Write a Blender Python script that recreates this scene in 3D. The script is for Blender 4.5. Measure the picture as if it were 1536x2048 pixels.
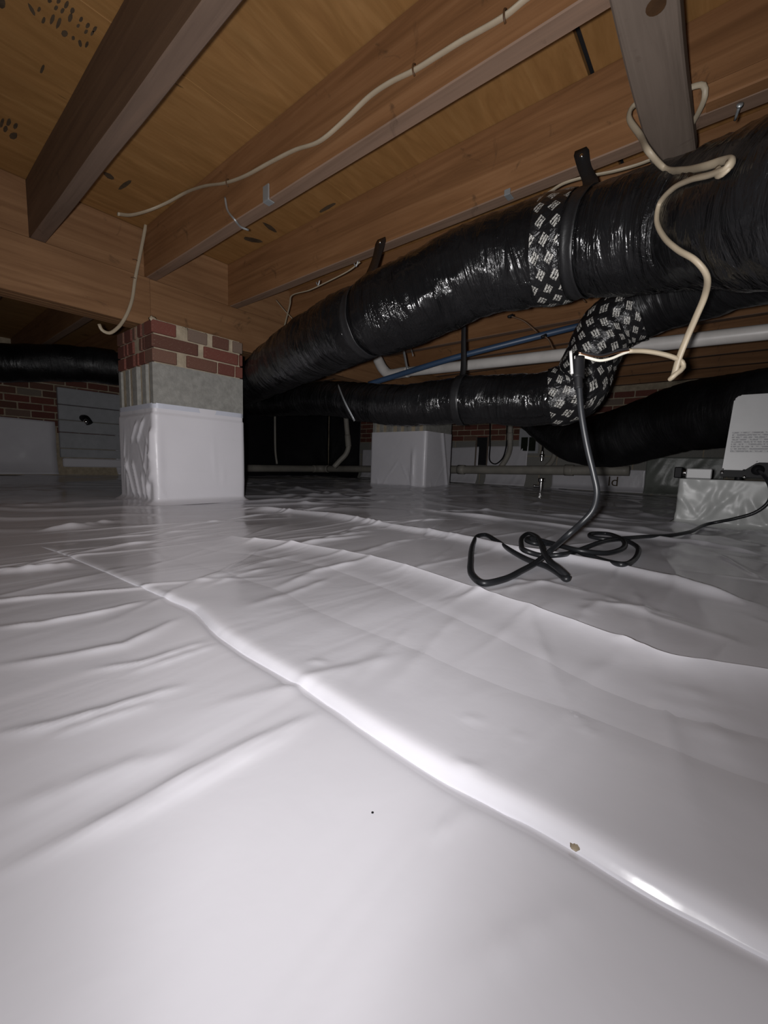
import bpy, bmesh, math, random
import numpy as np
from mathutils import Vector, Matrix, noise

random.seed(7)
np.random.seed(7)
for o in list(bpy.data.objects):
    bpy.data.objects.remove(o, do_unlink=True)
scene = bpy.context.scene
COL = scene.collection
# world axes: X runs along the girder, Y along the floor joists, Z up; metres

# ------------------------------------------------------------------ camera
CAM_H, FPX = 0.233, 827.0
PITCH, ROLL, HEAD = math.radians(6.53), math.radians(1.82), math.radians(39.34)
FW = Vector((math.cos(HEAD) * math.cos(PITCH), math.sin(HEAD) * math.cos(PITCH), -math.sin(PITCH)))
R0 = Vector((math.sin(HEAD), -math.cos(HEAD), 0))
U0 = R0.cross(FW)
RT = R0 * math.cos(ROLL) + U0 * math.sin(ROLL)
UP = U0 * math.cos(ROLL) - R0 * math.sin(ROLL)
EYE = Vector((0, 0, CAM_H))
cam_d = bpy.data.cameras.new('camera')
cam = bpy.data.objects.new('camera', cam_d)
COL.objects.link(cam)
cam_d.sensor_fit = 'VERTICAL'
cam_d.sensor_height = 36.0
cam_d.sensor_width = 27.0
cam_d.lens = 36.0 * FPX / 2048.0
cam_d.clip_start = 0.01
M = Matrix((RT, UP, -FW)).transposed().to_4x4()
M.translation = EYE
cam.matrix_world = M
scene.camera = cam

# ------------------------------------------------------------------ world, lamp, exposure
wd = bpy.data.worlds.new('world')
scene.world = wd
wd.use_nodes = True
wd.node_tree.nodes['Background'].inputs[0].default_value = (0.5, 0.55, 0.65, 1)
wd.node_tree.nodes['Background'].inputs[1].default_value = 0.0
# the photographer's torch, held beside the lens, slightly to its left
ld = bpy.data.lights.new('torch', 'POINT')
ld.energy = 112.0
ld.color = (1.0, 0.98, 0.985)
ld.shadow_soft_size = 0.012
torch = bpy.data.objects.new('torch', ld)
COL.objects.link(torch)
torch.location = EYE + R0 * -0.035 + Vector((0, 0, 0.002)) + Vector((FW.x, FW.y, 0)) * -0.01
# its beam: a wide, flat bright band ahead with weaker spill below, above and to the sides
ld.use_nodes = True
lt = ld.node_tree
lem = lt.nodes['Emission']


def lmath(op, a, b=None):
    nd = lt.nodes.new('ShaderNodeMath')
    nd.operation = op
    for i, v in enumerate((a, b)):
        if v is None:
            continue
        if isinstance(v, (int, float)):
            nd.inputs[i].default_value = v
        else:
            lt.links.new(v, nd.inputs[i])
    return nd.outputs[0]


ltc = lt.nodes.new('ShaderNodeTexCoord')
lsp = lt.nodes.new('ShaderNodeSeparateXYZ')
lt.links.new(ltc.outputs['Normal'], lsp.inputs[0])
lx, ly, lz = lsp.outputs
elev = lmath('ARCSINE', lz)
AZ = HEAD + math.radians(3)
ca = lmath('ADD', lmath('MULTIPLY', lx, math.cos(AZ)), lmath('MULTIPLY', ly, math.sin(AZ)))
sa = lmath('SUBTRACT', lmath('MULTIPLY', ly, math.cos(AZ)), lmath('MULTIPLY', lx, math.sin(AZ)))
azim = lmath('ARCTAN2', sa, ca)
DOWN, UPW, SIDE = math.radians(12.7), math.radians(40), math.radians(49)
below = lmath('DIVIDE', lmath('MAXIMUM', lmath('MULTIPLY', elev, -1.0), 0.0), DOWN)
above = lmath('DIVIDE', lmath('MAXIMUM', elev, 0.0), UPW)
wdn = lmath('DIVIDE', 1.0, lmath('ADD', 1.0, lmath('POWER', below, 2.5)))
wup = lmath('DIVIDE', 1.0, lmath('ADD', 1.0, lmath('POWER', above, 2.4)))
side = lmath('SUBTRACT', SIDE, lmath('MULTIPLY', lmath('MAXIMUM', lmath('MULTIPLY', elev, -1.0), 0.0), 0.47))
rim = lmath('DIVIDE', 1.0, lmath('ADD', 1.0, lmath('POWER', lmath('DIVIDE', lmath('MAXIMUM', lmath('MULTIPLY', elev, -1.0), 0.0), math.radians(60)), 8.0)))
waz = lmath('DIVIDE', 1.0, lmath('ADD', 1.0, lmath('POWER', lmath('ABSOLUTE', lmath('DIVIDE', azim, lmath('MAXIMUM', side, 0.15))), 4.0)))
beam = lmath('ADD', lmath('MULTIPLY', lmath('MULTIPLY', lmath('MULTIPLY', wdn, rim), wup), lmath('MULTIPLY', waz, 0.98)), 0.02)
lt.links.new(beam, lem.inputs['Strength'])
vs = scene.view_settings
vs.view_transform = 'Standard'
vs.look = 'None'
vs.gamma = 1.0
vs.use_curve_mapping = False
vs.exposure = 0.0


# ------------------------------------------------------------------ placing helpers
def ray(x, y):
    return FW + RT * ((x - 768) / FPX) - UP * ((y - 1024) / FPX)


def P(x, y, depth):
    return EYE + ray(x, y) * depth


def PZ(x, y, z):
    v = ray(x, y)
    return EYE + v * ((z - CAM_H) / v.z)


def PX(x, y, n):
    v = ray(x, y)
    return EYE + v * (n / v.x)


def PY(x, y, d):
    v = ray(x, y)
    return EYE + v * (d / v.y)


# ------------------------------------------------------------------ material helpers
class NT:
    def __init__(s, name):
        s.m = bpy.data.materials.new(name)
        s.m.use_nodes = True
        s.t = s.m.node_tree
        s.b = s.t.nodes['Principled BSDF']

    def n(s, typ, **kw):
        nd = s.t.nodes.new(typ)
        for k, v in kw.items():
            if k.startswith('i_'):
                key = k[2:]
                key = int(key) if key.isdigit() else key.replace('_', ' ')
                nd.inputs[key].default_value = v
            else:
                setattr(nd, k, v)
        return nd

    def l(s, a, b):
        s.t.links.new(a, b)

    def ramp(s, fac, stops):
        r = s.n('ShaderNodeValToRGB')
        e = r.color_ramp.elements
        while len(e) < len(stops):
            e.new(0.5)
        for i, (p, c) in enumerate(stops):
            e[i].position = p
            e[i].color = (*c, 1)
        s.l(fac, r.inputs[0])
        return r.outputs[0]

    def coords(s, kind='Object', scale=(1, 1, 1), rot=(0, 0, 0)):
        tc = s.n('ShaderNodeTexCoord')
        mp = s.n('ShaderNodeMapping')
        mp.inputs['Scale'].default_value = scale
        mp.inputs['Rotation'].default_value = rot
        s.l(tc.outputs[kind], mp.inputs[0])
        return mp.outputs[0]

    def noise(s, vec, scale, detail=4, rough=0.55, dist=0.0):
        nd = s.n('ShaderNodeTexNoise')
        nd.inputs['Scale'].default_value = scale
        nd.inputs['Detail'].default_value = detail
        nd.inputs['Roughness'].default_value = rough
        nd.inputs['Distortion'].default_value = dist
        s.l(vec, nd.inputs['Vector'])
        return nd.outputs['Fac']

    def bump(s, h, strength, dist=0.01, prev=None):
        b = s.n('ShaderNodeBump')
        b.inputs['Strength'].default_value = strength
        b.inputs['Distance'].default_value = dist
        s.l(h, b.inputs['Height'])
        if prev is not None:
            s.l(prev, b.inputs['Normal'])
        s.l(b.outputs[0], s.b.inputs['Normal'])
        return b.outputs[0]

    def math(s, op, a, b=None, c=None):
        nd = s.n('ShaderNodeMath', operation=op)
        for i, v in enumerate((a, b, c)):
            if v is None:
                continue
            if isinstance(v, (int, float)):
                nd.inputs[i].default_value = v
            else:
                s.l(v, nd.inputs[i])
        return nd.outputs[0]

    def mix(s, fac, a, b, mode='MIX'):
        nd = s.n('ShaderNodeMix', data_type='RGBA', blend_type=mode)
        if isinstance(fac, (int, float)):
            nd.inputs[0].default_value = fac
        else:
            s.l(fac, nd.inputs[0])
        for i, v in ((6, a), (7, b)):
            if isinstance(v, tuple):
                nd.inputs[i].default_value = (*v, 1)
            else:
                s.l(v, nd.inputs[i])
        return nd.outputs[2]

    def rnd(s):
        return s.n('ShaderNodeObjectInfo').outputs['Random']

    def base(s, v, rough=0.5, metal=0.0, spec=0.5):
        if isinstance(v, tuple):
            s.b.inputs['Base Color'].default_value = (*v, 1)
        else:
            s.l(v, s.b.inputs['Base Color'])
        if isinstance(rough, (int, float)):
            s.b.inputs['Roughness'].default_value = rough
        else:
            s.l(rough, s.b.inputs['Roughness'])
        s.b.inputs['Metallic'].default_value = metal
        s.b.inputs['Specular IOR Level'].default_value = spec


def plain(name, col, rough=0.5, metal=0.0, bump=0.0, bscale=60, var=0.15, spec=0.5):
    t = NT(name)
    v = t.coords('Object')
    f = t.noise(v, bscale * 0.3, 4)
    lo = tuple(c * (1 - var) for c in col)
    hi = tuple(min(1, c * (1 + var)) for c in col)
    t.base(t.ramp(f, [(0.3, lo), (0.7, hi)]), rough, metal, spec)
    if bump:
        t.bump(t.noise(v, bscale, 4), bump, 0.004)
    return t.m


def wood(name, dark, mid, light, axis, rough=0.65, grey=0.0):
    t = NT(name)
    sc = {'X': (1.2, 26, 26), 'Y': (26, 1.2, 26)}[axis]
    tc = t.n('ShaderNodeTexCoord')
    mp = t.n('ShaderNodeMapping')
    mp.inputs['Scale'].default_value = sc
    t.l(tc.outputs['Object'], mp.inputs[0])
    r = t.n('ShaderNodeVectorMath', operation='SCALE')
    comb = t.n('ShaderNodeCombineXYZ')
    rr = t.rnd()
    for i in range(3):
        t.l(rr, comb.inputs[i])
    t.l(comb.outputs[0], r.inputs[0])
    r.inputs['Scale'].default_value = 37.0
    ad = t.n('ShaderNodeVectorMath', operation='ADD')
    t.l(mp.outputs[0], ad.inputs[0])
    t.l(r.outputs[0], ad.inputs[1])
    g = t.noise(ad.outputs[0], 1.0, 6, 0.6, 1.2)
    big = t.noise(tc.outputs['Object'], 3.1, 3)
    c = t.ramp(g, [(0.25, dark), (0.5, mid), (0.78, light)])
    c2 = t.mix(t.ramp(big, [(0.35, (0, 0, 0)), (0.7, (1, 1, 1))]), c, t.mix(0.35, c, dark), 'MIX')
    # drying stains and grime with outlines of their own
    st = t.noise(tc.outputs['Object'], 9.0, 5, 0.65, 0.8)
    c3 = t.mix(t.ramp(st, [(0.62, (0, 0, 0)), (0.72, (1, 1, 1))]), c2, t.mix(0.6, c2, (0.06, 0.035, 0.02)))
    if grey:
        c3 = t.mix(grey, c3, (0.17, 0.15, 0.14))
    t.base(c3, rough, 0, 0.25)
    t.bump(g, 0.25, 0.003)
    return t.m


def make_plywood():
    t = NT('plywood')
    tc = t.n('ShaderNodeTexCoord')
    mp = t.n('ShaderNodeMapping')
    mp.inputs['Scale'].default_value = (3.0, 22, 1)
    t.l(tc.outputs['Object'], mp.inputs[0])
    g = t.noise(mp.outputs[0], 1.0, 6, 0.62, 1.5)
    mp2 = t.n('ShaderNodeMapping')
    mp2.inputs['Scale'].default_value = (1.0, 4.5, 1)
    t.l(tc.outputs['Object'], mp2.inputs[0])
    w = t.noise(mp2.outputs[0], 1.6, 4, 0.6, 2.5)
    c = t.ramp(g, [(0.2, (0.265, 0.132, 0.045)), (0.5, (0.335, 0.176, 0.062)), (0.85, (0.40, 0.228, 0.09))])
    c = t.mix(t.ramp(w, [(0.35, (0, 0, 0)), (0.65, (1, 1, 1))]), c, t.mix(0.5, c, (0.20, 0.10, 0.03)))
    mp3 = t.n('ShaderNodeMapping')
    mp3.inputs['Scale'].default_value = (2.0, 9, 1)
    mp3.inputs['Location'].default_value = (3.1, 1.7, 0)
    t.l(tc.outputs['Object'], mp3.inputs[0])
    k = t.noise(mp3.outputs[0], 2.2, 3, 0.5, 0.6)
    c = t.mix(t.ramp(k, [(0.70, (0, 0, 0)), (0.74, (1, 1, 1))]), c, (0.09, 0.05, 0.018))
    t.base(c, 0.6, 0, 0.25)
    t.bump(g, 0.2, 0.002)
    return t.m


def make_liner(name, col, rough, bs=1.0):
    t = NT(name)
    v = t.coords('Object')
    f = t.noise(v, 2.3, 4)
    lo = tuple(c * 0.93 for c in col)
    spk = t.noise(v, 42, 2)
    c = t.ramp(f, [(0.3, lo), (0.7, col)])
    c = t.mix(t.ramp(spk, [(0.80, (0, 0, 0)), (0.83, (1, 1, 1))]), c, (0.35, 0.34, 0.33))
    rr = t.ramp(t.noise(v, 5, 4), [(0.3, (rough * 0.8,) * 3), (0.7, (rough * 1.25,) * 3)])
    t.base(c, rr, 0, 0.5)
    n1 = t.bump(t.noise(v, 14, 4, 0.5, 0.5), 0.05 * bs, 0.01)
    mp = t.n('ShaderNodeMapping')
    mp.inputs['Scale'].default_value = (1.7, 8, 8)
    mp.inputs['Rotation'].default_value = (0, 0, math.radians(-4))
    t.l(v, mp.inputs[0])
    n1 = t.bump(t.noise(mp.outputs[0], 1.0, 2, 0.5, 1.0), 0.15 * bs, 0.02, n1)
    t.bump(t.noise(v, 90, 2), 0.03 * bs, 0.002, n1)
    return t.m


def make_black(name, rough=0.2, bs=1.0, col=(0.006, 0.006, 0.0065)):
    t = NT(name)
    tc = t.n('ShaderNodeTexCoord')
    mp = t.n('ShaderNodeMapping')
    mp.inputs['Scale'].default_value = (2.2, 13.0, 1)
    t.l(tc.outputs['UV'], mp.inputs[0])
    f = t.noise(mp.outputs[0], 1.0, 4, 0.55, 2.6)
    f2 = t.noise(tc.outputs['Object'], 24, 4, 0.6, 1.4)
    dust = t.noise(tc.outputs['Object'], 4, 4)
    mask = t.ramp(t.noise(tc.outputs['Object'], 6.5, 2), [(0.42, (0.12,) * 3), (0.62, (1,) * 3)])
    t.base(t.ramp(dust, [(0.45, col), (0.8, tuple(c * 2.4 for c in col))]),
           t.ramp(dust, [(0.35, (rough * 0.7,) * 3), (0.75, (rough * 1.8,) * 3)]), 0, 0.42)
    n1 = t.bump(f, 0.55 * bs, 0.03)
    t.bump(t.math('MULTIPLY', f2, mask), 0.45 * bs, 0.014, n1)
    return t.m


def make_tape():
    # black sealing tape printed with pale blocks of small text set on the slant
    t = NT('printed_tape')
    tc = t.n('ShaderNodeTexCoord')
    mp = t.n('ShaderNodeMapping')
    mp.inputs['Rotation'].default_value = (0, 0, math.radians(38))
    t.l(tc.outputs['UV'], mp.inputs[0])
    sx = t.n('ShaderNodeSeparateXYZ')
    t.l(mp.outputs[0], sx.inputs[0])
    px, py = 0.052, 0.042
    row = t.math('FLOOR', t.math('DIVIDE', sx.outputs[1], py))
    off = t.math('MULTIPLY', t.math('MODULO', t.math('ABSOLUTE', row), 2.0), 0.5)
    u = t.math('FRACT', t.math('ADD', t.math('DIVIDE', sx.outputs[0], px), off))
    v = t.math('FRACT', t.math('DIVIDE', sx.outputs[1], py))
    inx = t.math('LESS_THAN', t.math('ABSOLUTE', t.math('SUBTRACT', u, 0.5)), 0.27)
    iny = t.math('LESS_THAN', t.math('ABSOLUTE', t.math('SUBTRACT', v, 0.5)), 0.30)
    lines = t.math('GREATER_THAN', t.math('FRACT', t.math('MULTIPLY', v, 5.0)), 0.28)
    nz = t.math('GREATER_THAN', t.noise(mp.outputs[0], 190, 2), 0.44)
    k = t.math('MULTIPLY', t.math('MULTIPLY', inx, iny), t.math('MULTIPLY', lines, nz))
    t.base(t.mix(k, (0.010, 0.010, 0.011), (0.42, 0.41, 0.38)), 0.2, 0, 0.55)
    n1 = t.bump(t.noise(tc.outputs['Object'], 26, 5, 0.6, 1.5), 0.55, 0.012)
    t.bump(t.noise(tc.outputs['Object'], 85, 3), 0.3, 0.004, n1)
    return t.m


def make_brick():
    t = NT('brick')
    v = t.coords('Object', (1, 1, 1))
    r = t.rnd()
    c = t.ramp(r, [(0.0, (0.155, 0.055, 0.042)), (0.35, (0.22, 0.075, 0.055)), (0.7, (0.13, 0.058, 0.042)), (0.93, (0.20, 0.10, 0.07)), (1.0, (0.24, 0.21, 0.17))])
    f = t.noise(v, 34, 5)
    c = t.mix(t.ramp(f, [(0.35, (0, 0, 0)), (0.7, (1, 1, 1))]), c, t.mix(0.4, c, (0.08, 0.035, 0.03)))
    s = t.noise(v, 16, 5, 0.6, 1.0)
    c = t.mix(t.ramp(s, [(0.62, (0, 0, 0)), (0.70, (1, 1, 1))]), c, (0.30, 0.24, 0.17))
    t.base(c, 0.85, 0, 0.25)
    t.bump(f, 0.5, 0.004)
    return t.m


def make_device_print():
    t = NT('device_print')
    tc = t.n('ShaderNodeTexCoord')
    s = t.n('ShaderNodeSeparateXYZ')
    t.l(tc.outputs['UV'], s.inputs[0])
    lines = t.math('GREATER_THAN', t.math('FRACT', t.math('MULTIPLY', s.outputs[1], 9.0)), 0.42)
    mp = t.n('ShaderNodeMapping')
    mp.inputs['Scale'].default_value = (34, 9, 1)
    t.l(tc.outputs['UV'], mp.inputs[0])
    nz = t.math('GREATER_THAN', t.noise(mp.outputs[0], 1.0, 2), 0.46)
    k = t.math('MULTIPLY', lines, nz)
    t.base(t.mix(k, (0.50, 0.50, 0.50), (0.27, 0.27, 0.28)), 0.5)
    return t.m


MAT = {
    'plywood': make_plywood(),
    'joist': wood('joist_wood', (0.155, 0.072, 0.030), (0.25, 0.122, 0.053), (0.33, 0.175, 0.083), 'Y'),
    'joist_dark': wood('joist_dark_wood', (0.085, 0.044, 0.024), (0.13, 0.072, 0.038), (0.18, 0.105, 0.06), 'Y', grey=0.12),
    'girder': wood('girder_wood', (0.165, 0.080, 0.036), (0.245, 0.130, 0.062), (0.32, 0.18, 0.09), 'X'),
    'weathered': wood('weathered_wood', (0.12, 0.088, 0.066), (0.19, 0.145, 0.112), (0.26, 0.20, 0.16), 'X', grey=0.2),
    'under': wood('joist_underside', (0.155, 0.092, 0.058), (0.235, 0.148, 0.10), (0.31, 0.19, 0.125), 'Y', grey=0.12),
    'under_dark': wood('dark_joist_underside', (0.11, 0.07, 0.05), (0.17, 0.112, 0.08), (0.23, 0.145, 0.10), 'Y', grey=0.1),
    'liner': make_liner('floor_liner', (0.74, 0.735, 0.785), 0.17),
    'wrap': make_liner('wrap_liner', (0.72, 0.705, 0.745), 0.34),
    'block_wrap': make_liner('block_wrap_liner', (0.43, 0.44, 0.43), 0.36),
    'wrap_tape': plain('seam_tape', (0.58, 0.60, 0.68), 0.4, 0, 0.05, 30, 0.05),
    'black': make_black('black_duct_sleeve', 0.17),
    'black_matte': make_black('black_duct_matte', 0.40, 0.5, (0.004, 0.004, 0.0045)),
    'strap': plain('black_strap', (0.012, 0.012, 0.013), 0.45, 0, 0.2, 80),
    'tape': make_tape(),
    'brick': make_brick(),
    'mortar': plain('mortar', (0.40, 0.335, 0.245), 0.95, 0, 0.6, 70, 0.22, 0.2),
    'block': plain('concrete_block', (0.27, 0.265, 0.245), 0.95, 0, 0.45, 120, 0.16, 0.2),
    'cable': plain('cable_jacket', (0.36, 0.30, 0.215), 0.5, 0, 0.05, 60, 0.08),
    'wire_white': plain('wire_white', (0.75, 0.72, 0.62), 0.35, 0, 0, 60, 0.03),
    'wire_black': plain('wire_black', (0.02, 0.02, 0.022), 0.35, 0, 0, 60, 0.03),
    'copper': plain('bare_copper', (0.60, 0.33, 0.20), 0.3, 1.0, 0, 60, 0.05),
    'steel': plain('galvanised_steel', (0.42, 0.44, 0.45), 0.42, 0.6, 0.1, 60, 0.1),
    'chrome': plain('bright_metal', (0.85, 0.85, 0.85), 0.12, 1.0, 0, 60, 0.02),
    'blade': plain('plug_blade', (0.72, 0.72, 0.70), 0.35, 0.35, 0, 60, 0.03),
    'cord': plain('black_rubber_cord', (0.012, 0.013, 0.015), 0.42, 0, 0.03, 80, 0.1, 0.4),
    'plug': plain('black_plastic', (0.008, 0.008, 0.009), 0.55, 0, 0.02, 80, 0.1, 0.2),
    'pvc': plain('white_pvc', (0.46, 0.44, 0.42), 0.4, 0, 0.05, 40, 0.1),
    'pvc_tan': plain('tan_pvc', (0.42, 0.28, 0.17), 0.45, 0, 0.05, 40, 0.12),
    'drain': plain('drain_pipe', (0.34, 0.32, 0.28), 0.5, 0, 0.05, 20, 0.18),
    'blue': plain('blue_tubing', (0.022, 0.045, 0.088), 0.45, 0, 0.02, 40, 0.1),
    'white_plastic': plain('white_plastic', (0.50, 0.50, 0.50), 0.42, 0, 0.02, 60, 0.03),
    'print': make_device_print(),
    'ink': plain('stamp_ink', (0.075, 0.052, 0.032), 0.8, 0, 0, 90, 0.3, 0.2),
    'knot': plain('wood_knot', (0.075, 0.036, 0.014), 0.6, 0, 0.2, 60, 0.3),
    'dark': plain('dark_void', (0.010, 0.010, 0.012), 0.7, 0, 0.1, 30, 0.2),
    'sheet_dark': plain('dark_sheet', (0.012, 0.012, 0.014), 0.35, 0, 0.4, 14, 0.2),
    'tarp': plain('grey_tarp', (0.20, 0.215, 0.195), 0.35, 0, 0.5, 18, 0.2),
    'foam': plain('foam_board', (0.40, 0.41, 0.43), 0.7, 0, 0.15, 50, 0.08),
    'glass': plain('vent_glass', (0.02, 0.025, 0.018), 0.15, 0, 0, 50, 0.1),
}


# ------------------------------------------------------------------ mesh helpers
def link(name, me, mat=None, parent=None, smooth=False):
    o = bpy.data.objects.new(name, me)
    COL.objects.link(o)
    if mat is not None and not me.materials:
        me.materials.append(MAT[mat])
    if parent is not None:
        o.parent = parent
    if smooth:
        me.polygons.foreach_set('use_smooth', [True] * len(me.polygons))
    return o


def tag(o, label=None, cat=None, group=None, kind=None):
    if label:
        o['label'] = label
    if cat:
        o['category'] = cat
    if group:
        o['group'] = group
    if kind:
        o['kind'] = kind
    return o


def thing(name, label, cat, group=None, kind=None):
    e = bpy.data.objects.new(name, None)
    e.empty_display_size = 0.05
    COL.objects.link(e)
    return tag(e, label, cat, group, kind)


def from_bm(name, bm, mat, parent=None, smooth=False):
    me = bpy.data.meshes.new(name)
    bm.to_mesh(me)
    bm.free()
    return link(name, me, mat, parent, smooth)


def bm_box(bm, lo, hi, bev=0.0):
    r = bmesh.ops.create_cube(bm, size=1.0)
    vs_ = r['verts']
    lo, hi = Vector(lo), Vector(hi)
    for v in vs_:
        v.co = Vector(((v.co.x + .5) * (hi.x - lo.x) + lo.x, (v.co.y + .5) * (hi.y - lo.y) + lo.y, (v.co.z + .5) * (hi.z - lo.z) + lo.z))
    if bev:
        es = set()
        for v in vs_:
            es.update(v.link_edges)
        bmesh.ops.bevel(bm, geom=list(es), offset=bev, segments=1, affect='EDGES', clamp_overlap=True)


def box(name, lo, hi, mat, parent=None, bev=0.0):
    bm = bmesh.new()
    bm_box(bm, lo, hi, bev)
    return from_bm(name, bm, mat, parent)


def timber(name, lo, hi, mat, parent=None, axis=1, bev=0.003, wob=0.0015, step=0.12):
    """a sawn board: bevelled, slightly wavy along its length"""
    bm = bmesh.new()
    bm_box(bm, lo, hi)
    n = max(2, int((hi[axis] - lo[axis]) / step))
    es = [e for e in bm.edges if abs((e.verts[0].co - e.verts[1].co)[axis]) > 1e-4]
    bmesh.ops.subdivide_edges(bm, edges=es, cuts=n)
    long_e = [e for e in bm.edges if abs((e.verts[0].co - e.verts[1].co)[axis]) > 1e-4]
    bmesh.ops.bevel(bm, geom=long_e, offset=bev, segments=1, affect='EDGES')
    for v in bm.verts:
        q = Vector((v.co.x * 3, v.co.y * 3, v.co.z * 3))
        d = noise.noise_vector(q + Vector((lo[0] * 7, 0, 0))) * wob
        d[axis] = 0
        v.co += d
    bmesh.ops.recalc_face_normals(bm, faces=bm.faces)
    return from_bm(name, bm, mat, parent)


def spline(pts, step):
    """Catmull-Rom through the points, resampled about every step metres; extra columns are carried along"""
    p = np.array([list(q) for q in pts], float)
    p = np.vstack([2 * p[0] - p[1], p, 2 * p[-1] - p[-2]])
    out = []
    for i in range(1, len(p) - 2):
        L = np.linalg.norm(p[i + 1, :3] - p[i, :3])
        n = max(2, int(L / step))
        # centripetal-ish: chordal tangents keep uneven spacing from overshooting
        d0 = max(1e-6, np.linalg.norm(p[i, :3] - p[i - 1, :3])) ** .5
        d1 = max(1e-6, L) ** .5
        d2 = max(1e-6, np.linalg.norm(p[i + 2, :3] - p[i + 1, :3])) ** .5
        m1 = (p[i + 1] - p[i] + d1 * ((p[i] - p[i - 1]) / d0 - (p[i + 1] - p[i - 1]) / (d0 + d1)))
        m2 = (p[i + 1] - p[i] + d1 * ((p[i + 2] - p[i + 1]) / d2 - (p[i + 2] - p[i]) / (d1 + d2)))
        for k in range(n):
            t = k / n
            a = 2 * t ** 3 - 3 * t ** 2 + 1
            b = t ** 3 - 2 * t ** 2 + t
            c = -2 * t ** 3 + 3 * t ** 2
            d = t ** 3 - t ** 2
            out.append(a * p[i] + b * m1 + c * p[i + 1] + d * m2)
    out.append(p[-2])
    return np.array(out)


def frames(path):
    pts = [Vector(q[:3]) for q in path]
    T = []
    for i in range(len(pts)):
        a = pts[max(0, i - 1)]
        b = pts[min(len(pts) - 1, i + 1)]
        T.append((b - a).normalized())
    N = []
    ref = Vector((0, 0, 1))
    n0 = ref - T[0] * ref.dot(T[0])
    if n0.length < 1e-3:
        n0 = Vector((1, 0, 0)) - T[0] * T[0].x
    n0.normalize()
    for i, t in enumerate(T):
        if i:
            n0 = n0 - t * n0.dot(t)
            n0.normalize()
        N.append(n0.copy())
    return pts, T, N


def tube_mesh(name, path, rfun, seg=10, ab=(1, 1), caps=True):
    pts, T, N = frames(path)
    B = [t.cross(n) for t, n in zip(T, N)]
    verts, faces, uvs = [], [], []
    s = 0.0
    S = []
    for i, p in enumerate(pts):
        if i:
            s += (p - pts[i - 1]).length
        S.append(s)
    for i, p in enumerate(pts):
        for k in range(seg):
            a = 2 * math.pi * k / seg
            r = rfun(S[i], a, path[i])
            verts.append(p + N[i] * (math.cos(a) * r * ab[0]) + B[i] * (math.sin(a) * r * ab[1]))
    rr = rfun(S[len(S) // 2], 0, path[len(path) // 2])
    for i in range(len(pts) - 1):
        for k in range(seg):
            k2 = (k + 1) % seg
            faces.append((i * seg + k, i * seg + k2, (i + 1) * seg + k2, (i + 1) * seg + k))
            u0, u1 = k / seg * 2 * math.pi * rr, (k + 1) / seg * 2 * math.pi * rr
            uvs += [(u0, S[i]), (u1, S[i]), (u1, S[i + 1]), (u0, S[i + 1])]
    if caps:
        faces.append(tuple(range(seg - 1, -1, -1)))
        uvs += [(0, 0)] * seg
        b = (len(pts) - 1) * seg
        faces.append(tuple(range(b, b + seg)))
        uvs += [(0, 0)] * seg
    me = bpy.data.meshes.new(name)
    me.from_pydata([tuple(v) for v in verts], [], faces)
    uv = me.uv_layers.new(name='UVMap')
    uv.data.foreach_set('uv', [c for q in uvs for c in q])
    me.polygons.foreach_set('use_smooth', [True] * len(me.polygons))
    return me


def tube(name, pts, r, mat, parent=None, step=0.01, seg=10, ab=(1, 1)):
    path = spline(pts, step)
    return link(name, tube_mesh(name, path, lambda s, a, q: r, seg, ab), mat, parent)


def extend(pts, length, d=(0, -1, 0)):
    """carry a run of points on beyond its first one, straight along"""
    p = [list(q) for q in pts]
    d = Vector(d)
    a = Vector(p[0][:3])
    return [[*(a + d * length), *p[0][3:]], [*(a + d * length * .5), *p[0][3:]]] + p


def duct_r(R, crumple=1.0, squeeze=(), seed=0.0):
    def f(s, a, q):
        rad = R if len(q) < 4 else q[3]
        ca, sa = math.cos(a), math.sin(a)
        n1 = noise.noise(Vector((ca * 0.9 + seed, sa * 0.9, s * 9)))
        n2 = noise.noise(Vector((ca * 1.8 - seed, sa * 1.8, s * 34 + 1.6 * n1)))
        n3 = noise.noise(Vector((ca * 6 + seed, sa * 6, s * 46)))
        n4 = 1 - abs(noise.noise(Vector((ca * 3.2, sa * 3.2 + seed, s * 20 + 2.5 * n1)))) * 2
        d = 0.008 * n1 + 0.0035 * n2 + 0.0022 * n3 + 0.0040 * max(0, n4 - 0.55)
        for c, w, dep in squeeze:
            d -= dep * math.exp(-((s - c) / w) ** 2)
        return rad + d * crumple
    return f


def arclen(path, pt):
    s = [0.0]
    for i in range(1, len(path)):
        s.append(s[-1] + float(np.linalg.norm(path[i, :3] - path[i - 1, :3])))
    d = np.linalg.norm(path[:, :3] - np.array(pt)[None, :], axis=1)
    return s[int(d.argmin())], int(d.argmin())


def copy_mesh_obj(name, me, loc, parent, scale=(1, 1, 1), rotz=0.0):
    o = bpy.data.objects.new(name, me)
    COL.objects.link(o)
    o.parent = parent
    o.location = loc
    o.scale = scale
    o.rotation_euler = (random.uniform(-.012, .012), random.uniform(-.012, .012), rotz + random.uniform(-.012, .012))
    return o


# ------------------------------------------------------------------ the floor liner: a sheet with overlaps, folds and wrinkles
X0, X1, Y0, Y1 = -3.0, 5.2, -3.0, 5.6
JB, ST = 1.12, 1.355           # underside of joists, underside of subfloor
FOLDS = []


def fold(px, A, wn, wf, kind='ridge', taper=0.32):
    """px: picture points lying on the floor plane; A height; wn/wf widths on the near and the far side"""
    pts = np.array([[*PZ(x, y, 0.0)[:2]] for x, y in px])
    if A < 0.0065:
        A, wn, wf = A * 0.65, wn * 0.55, wf * 0.55
    FOLDS.append((pts, A, wn, wf, kind, taper))


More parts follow.
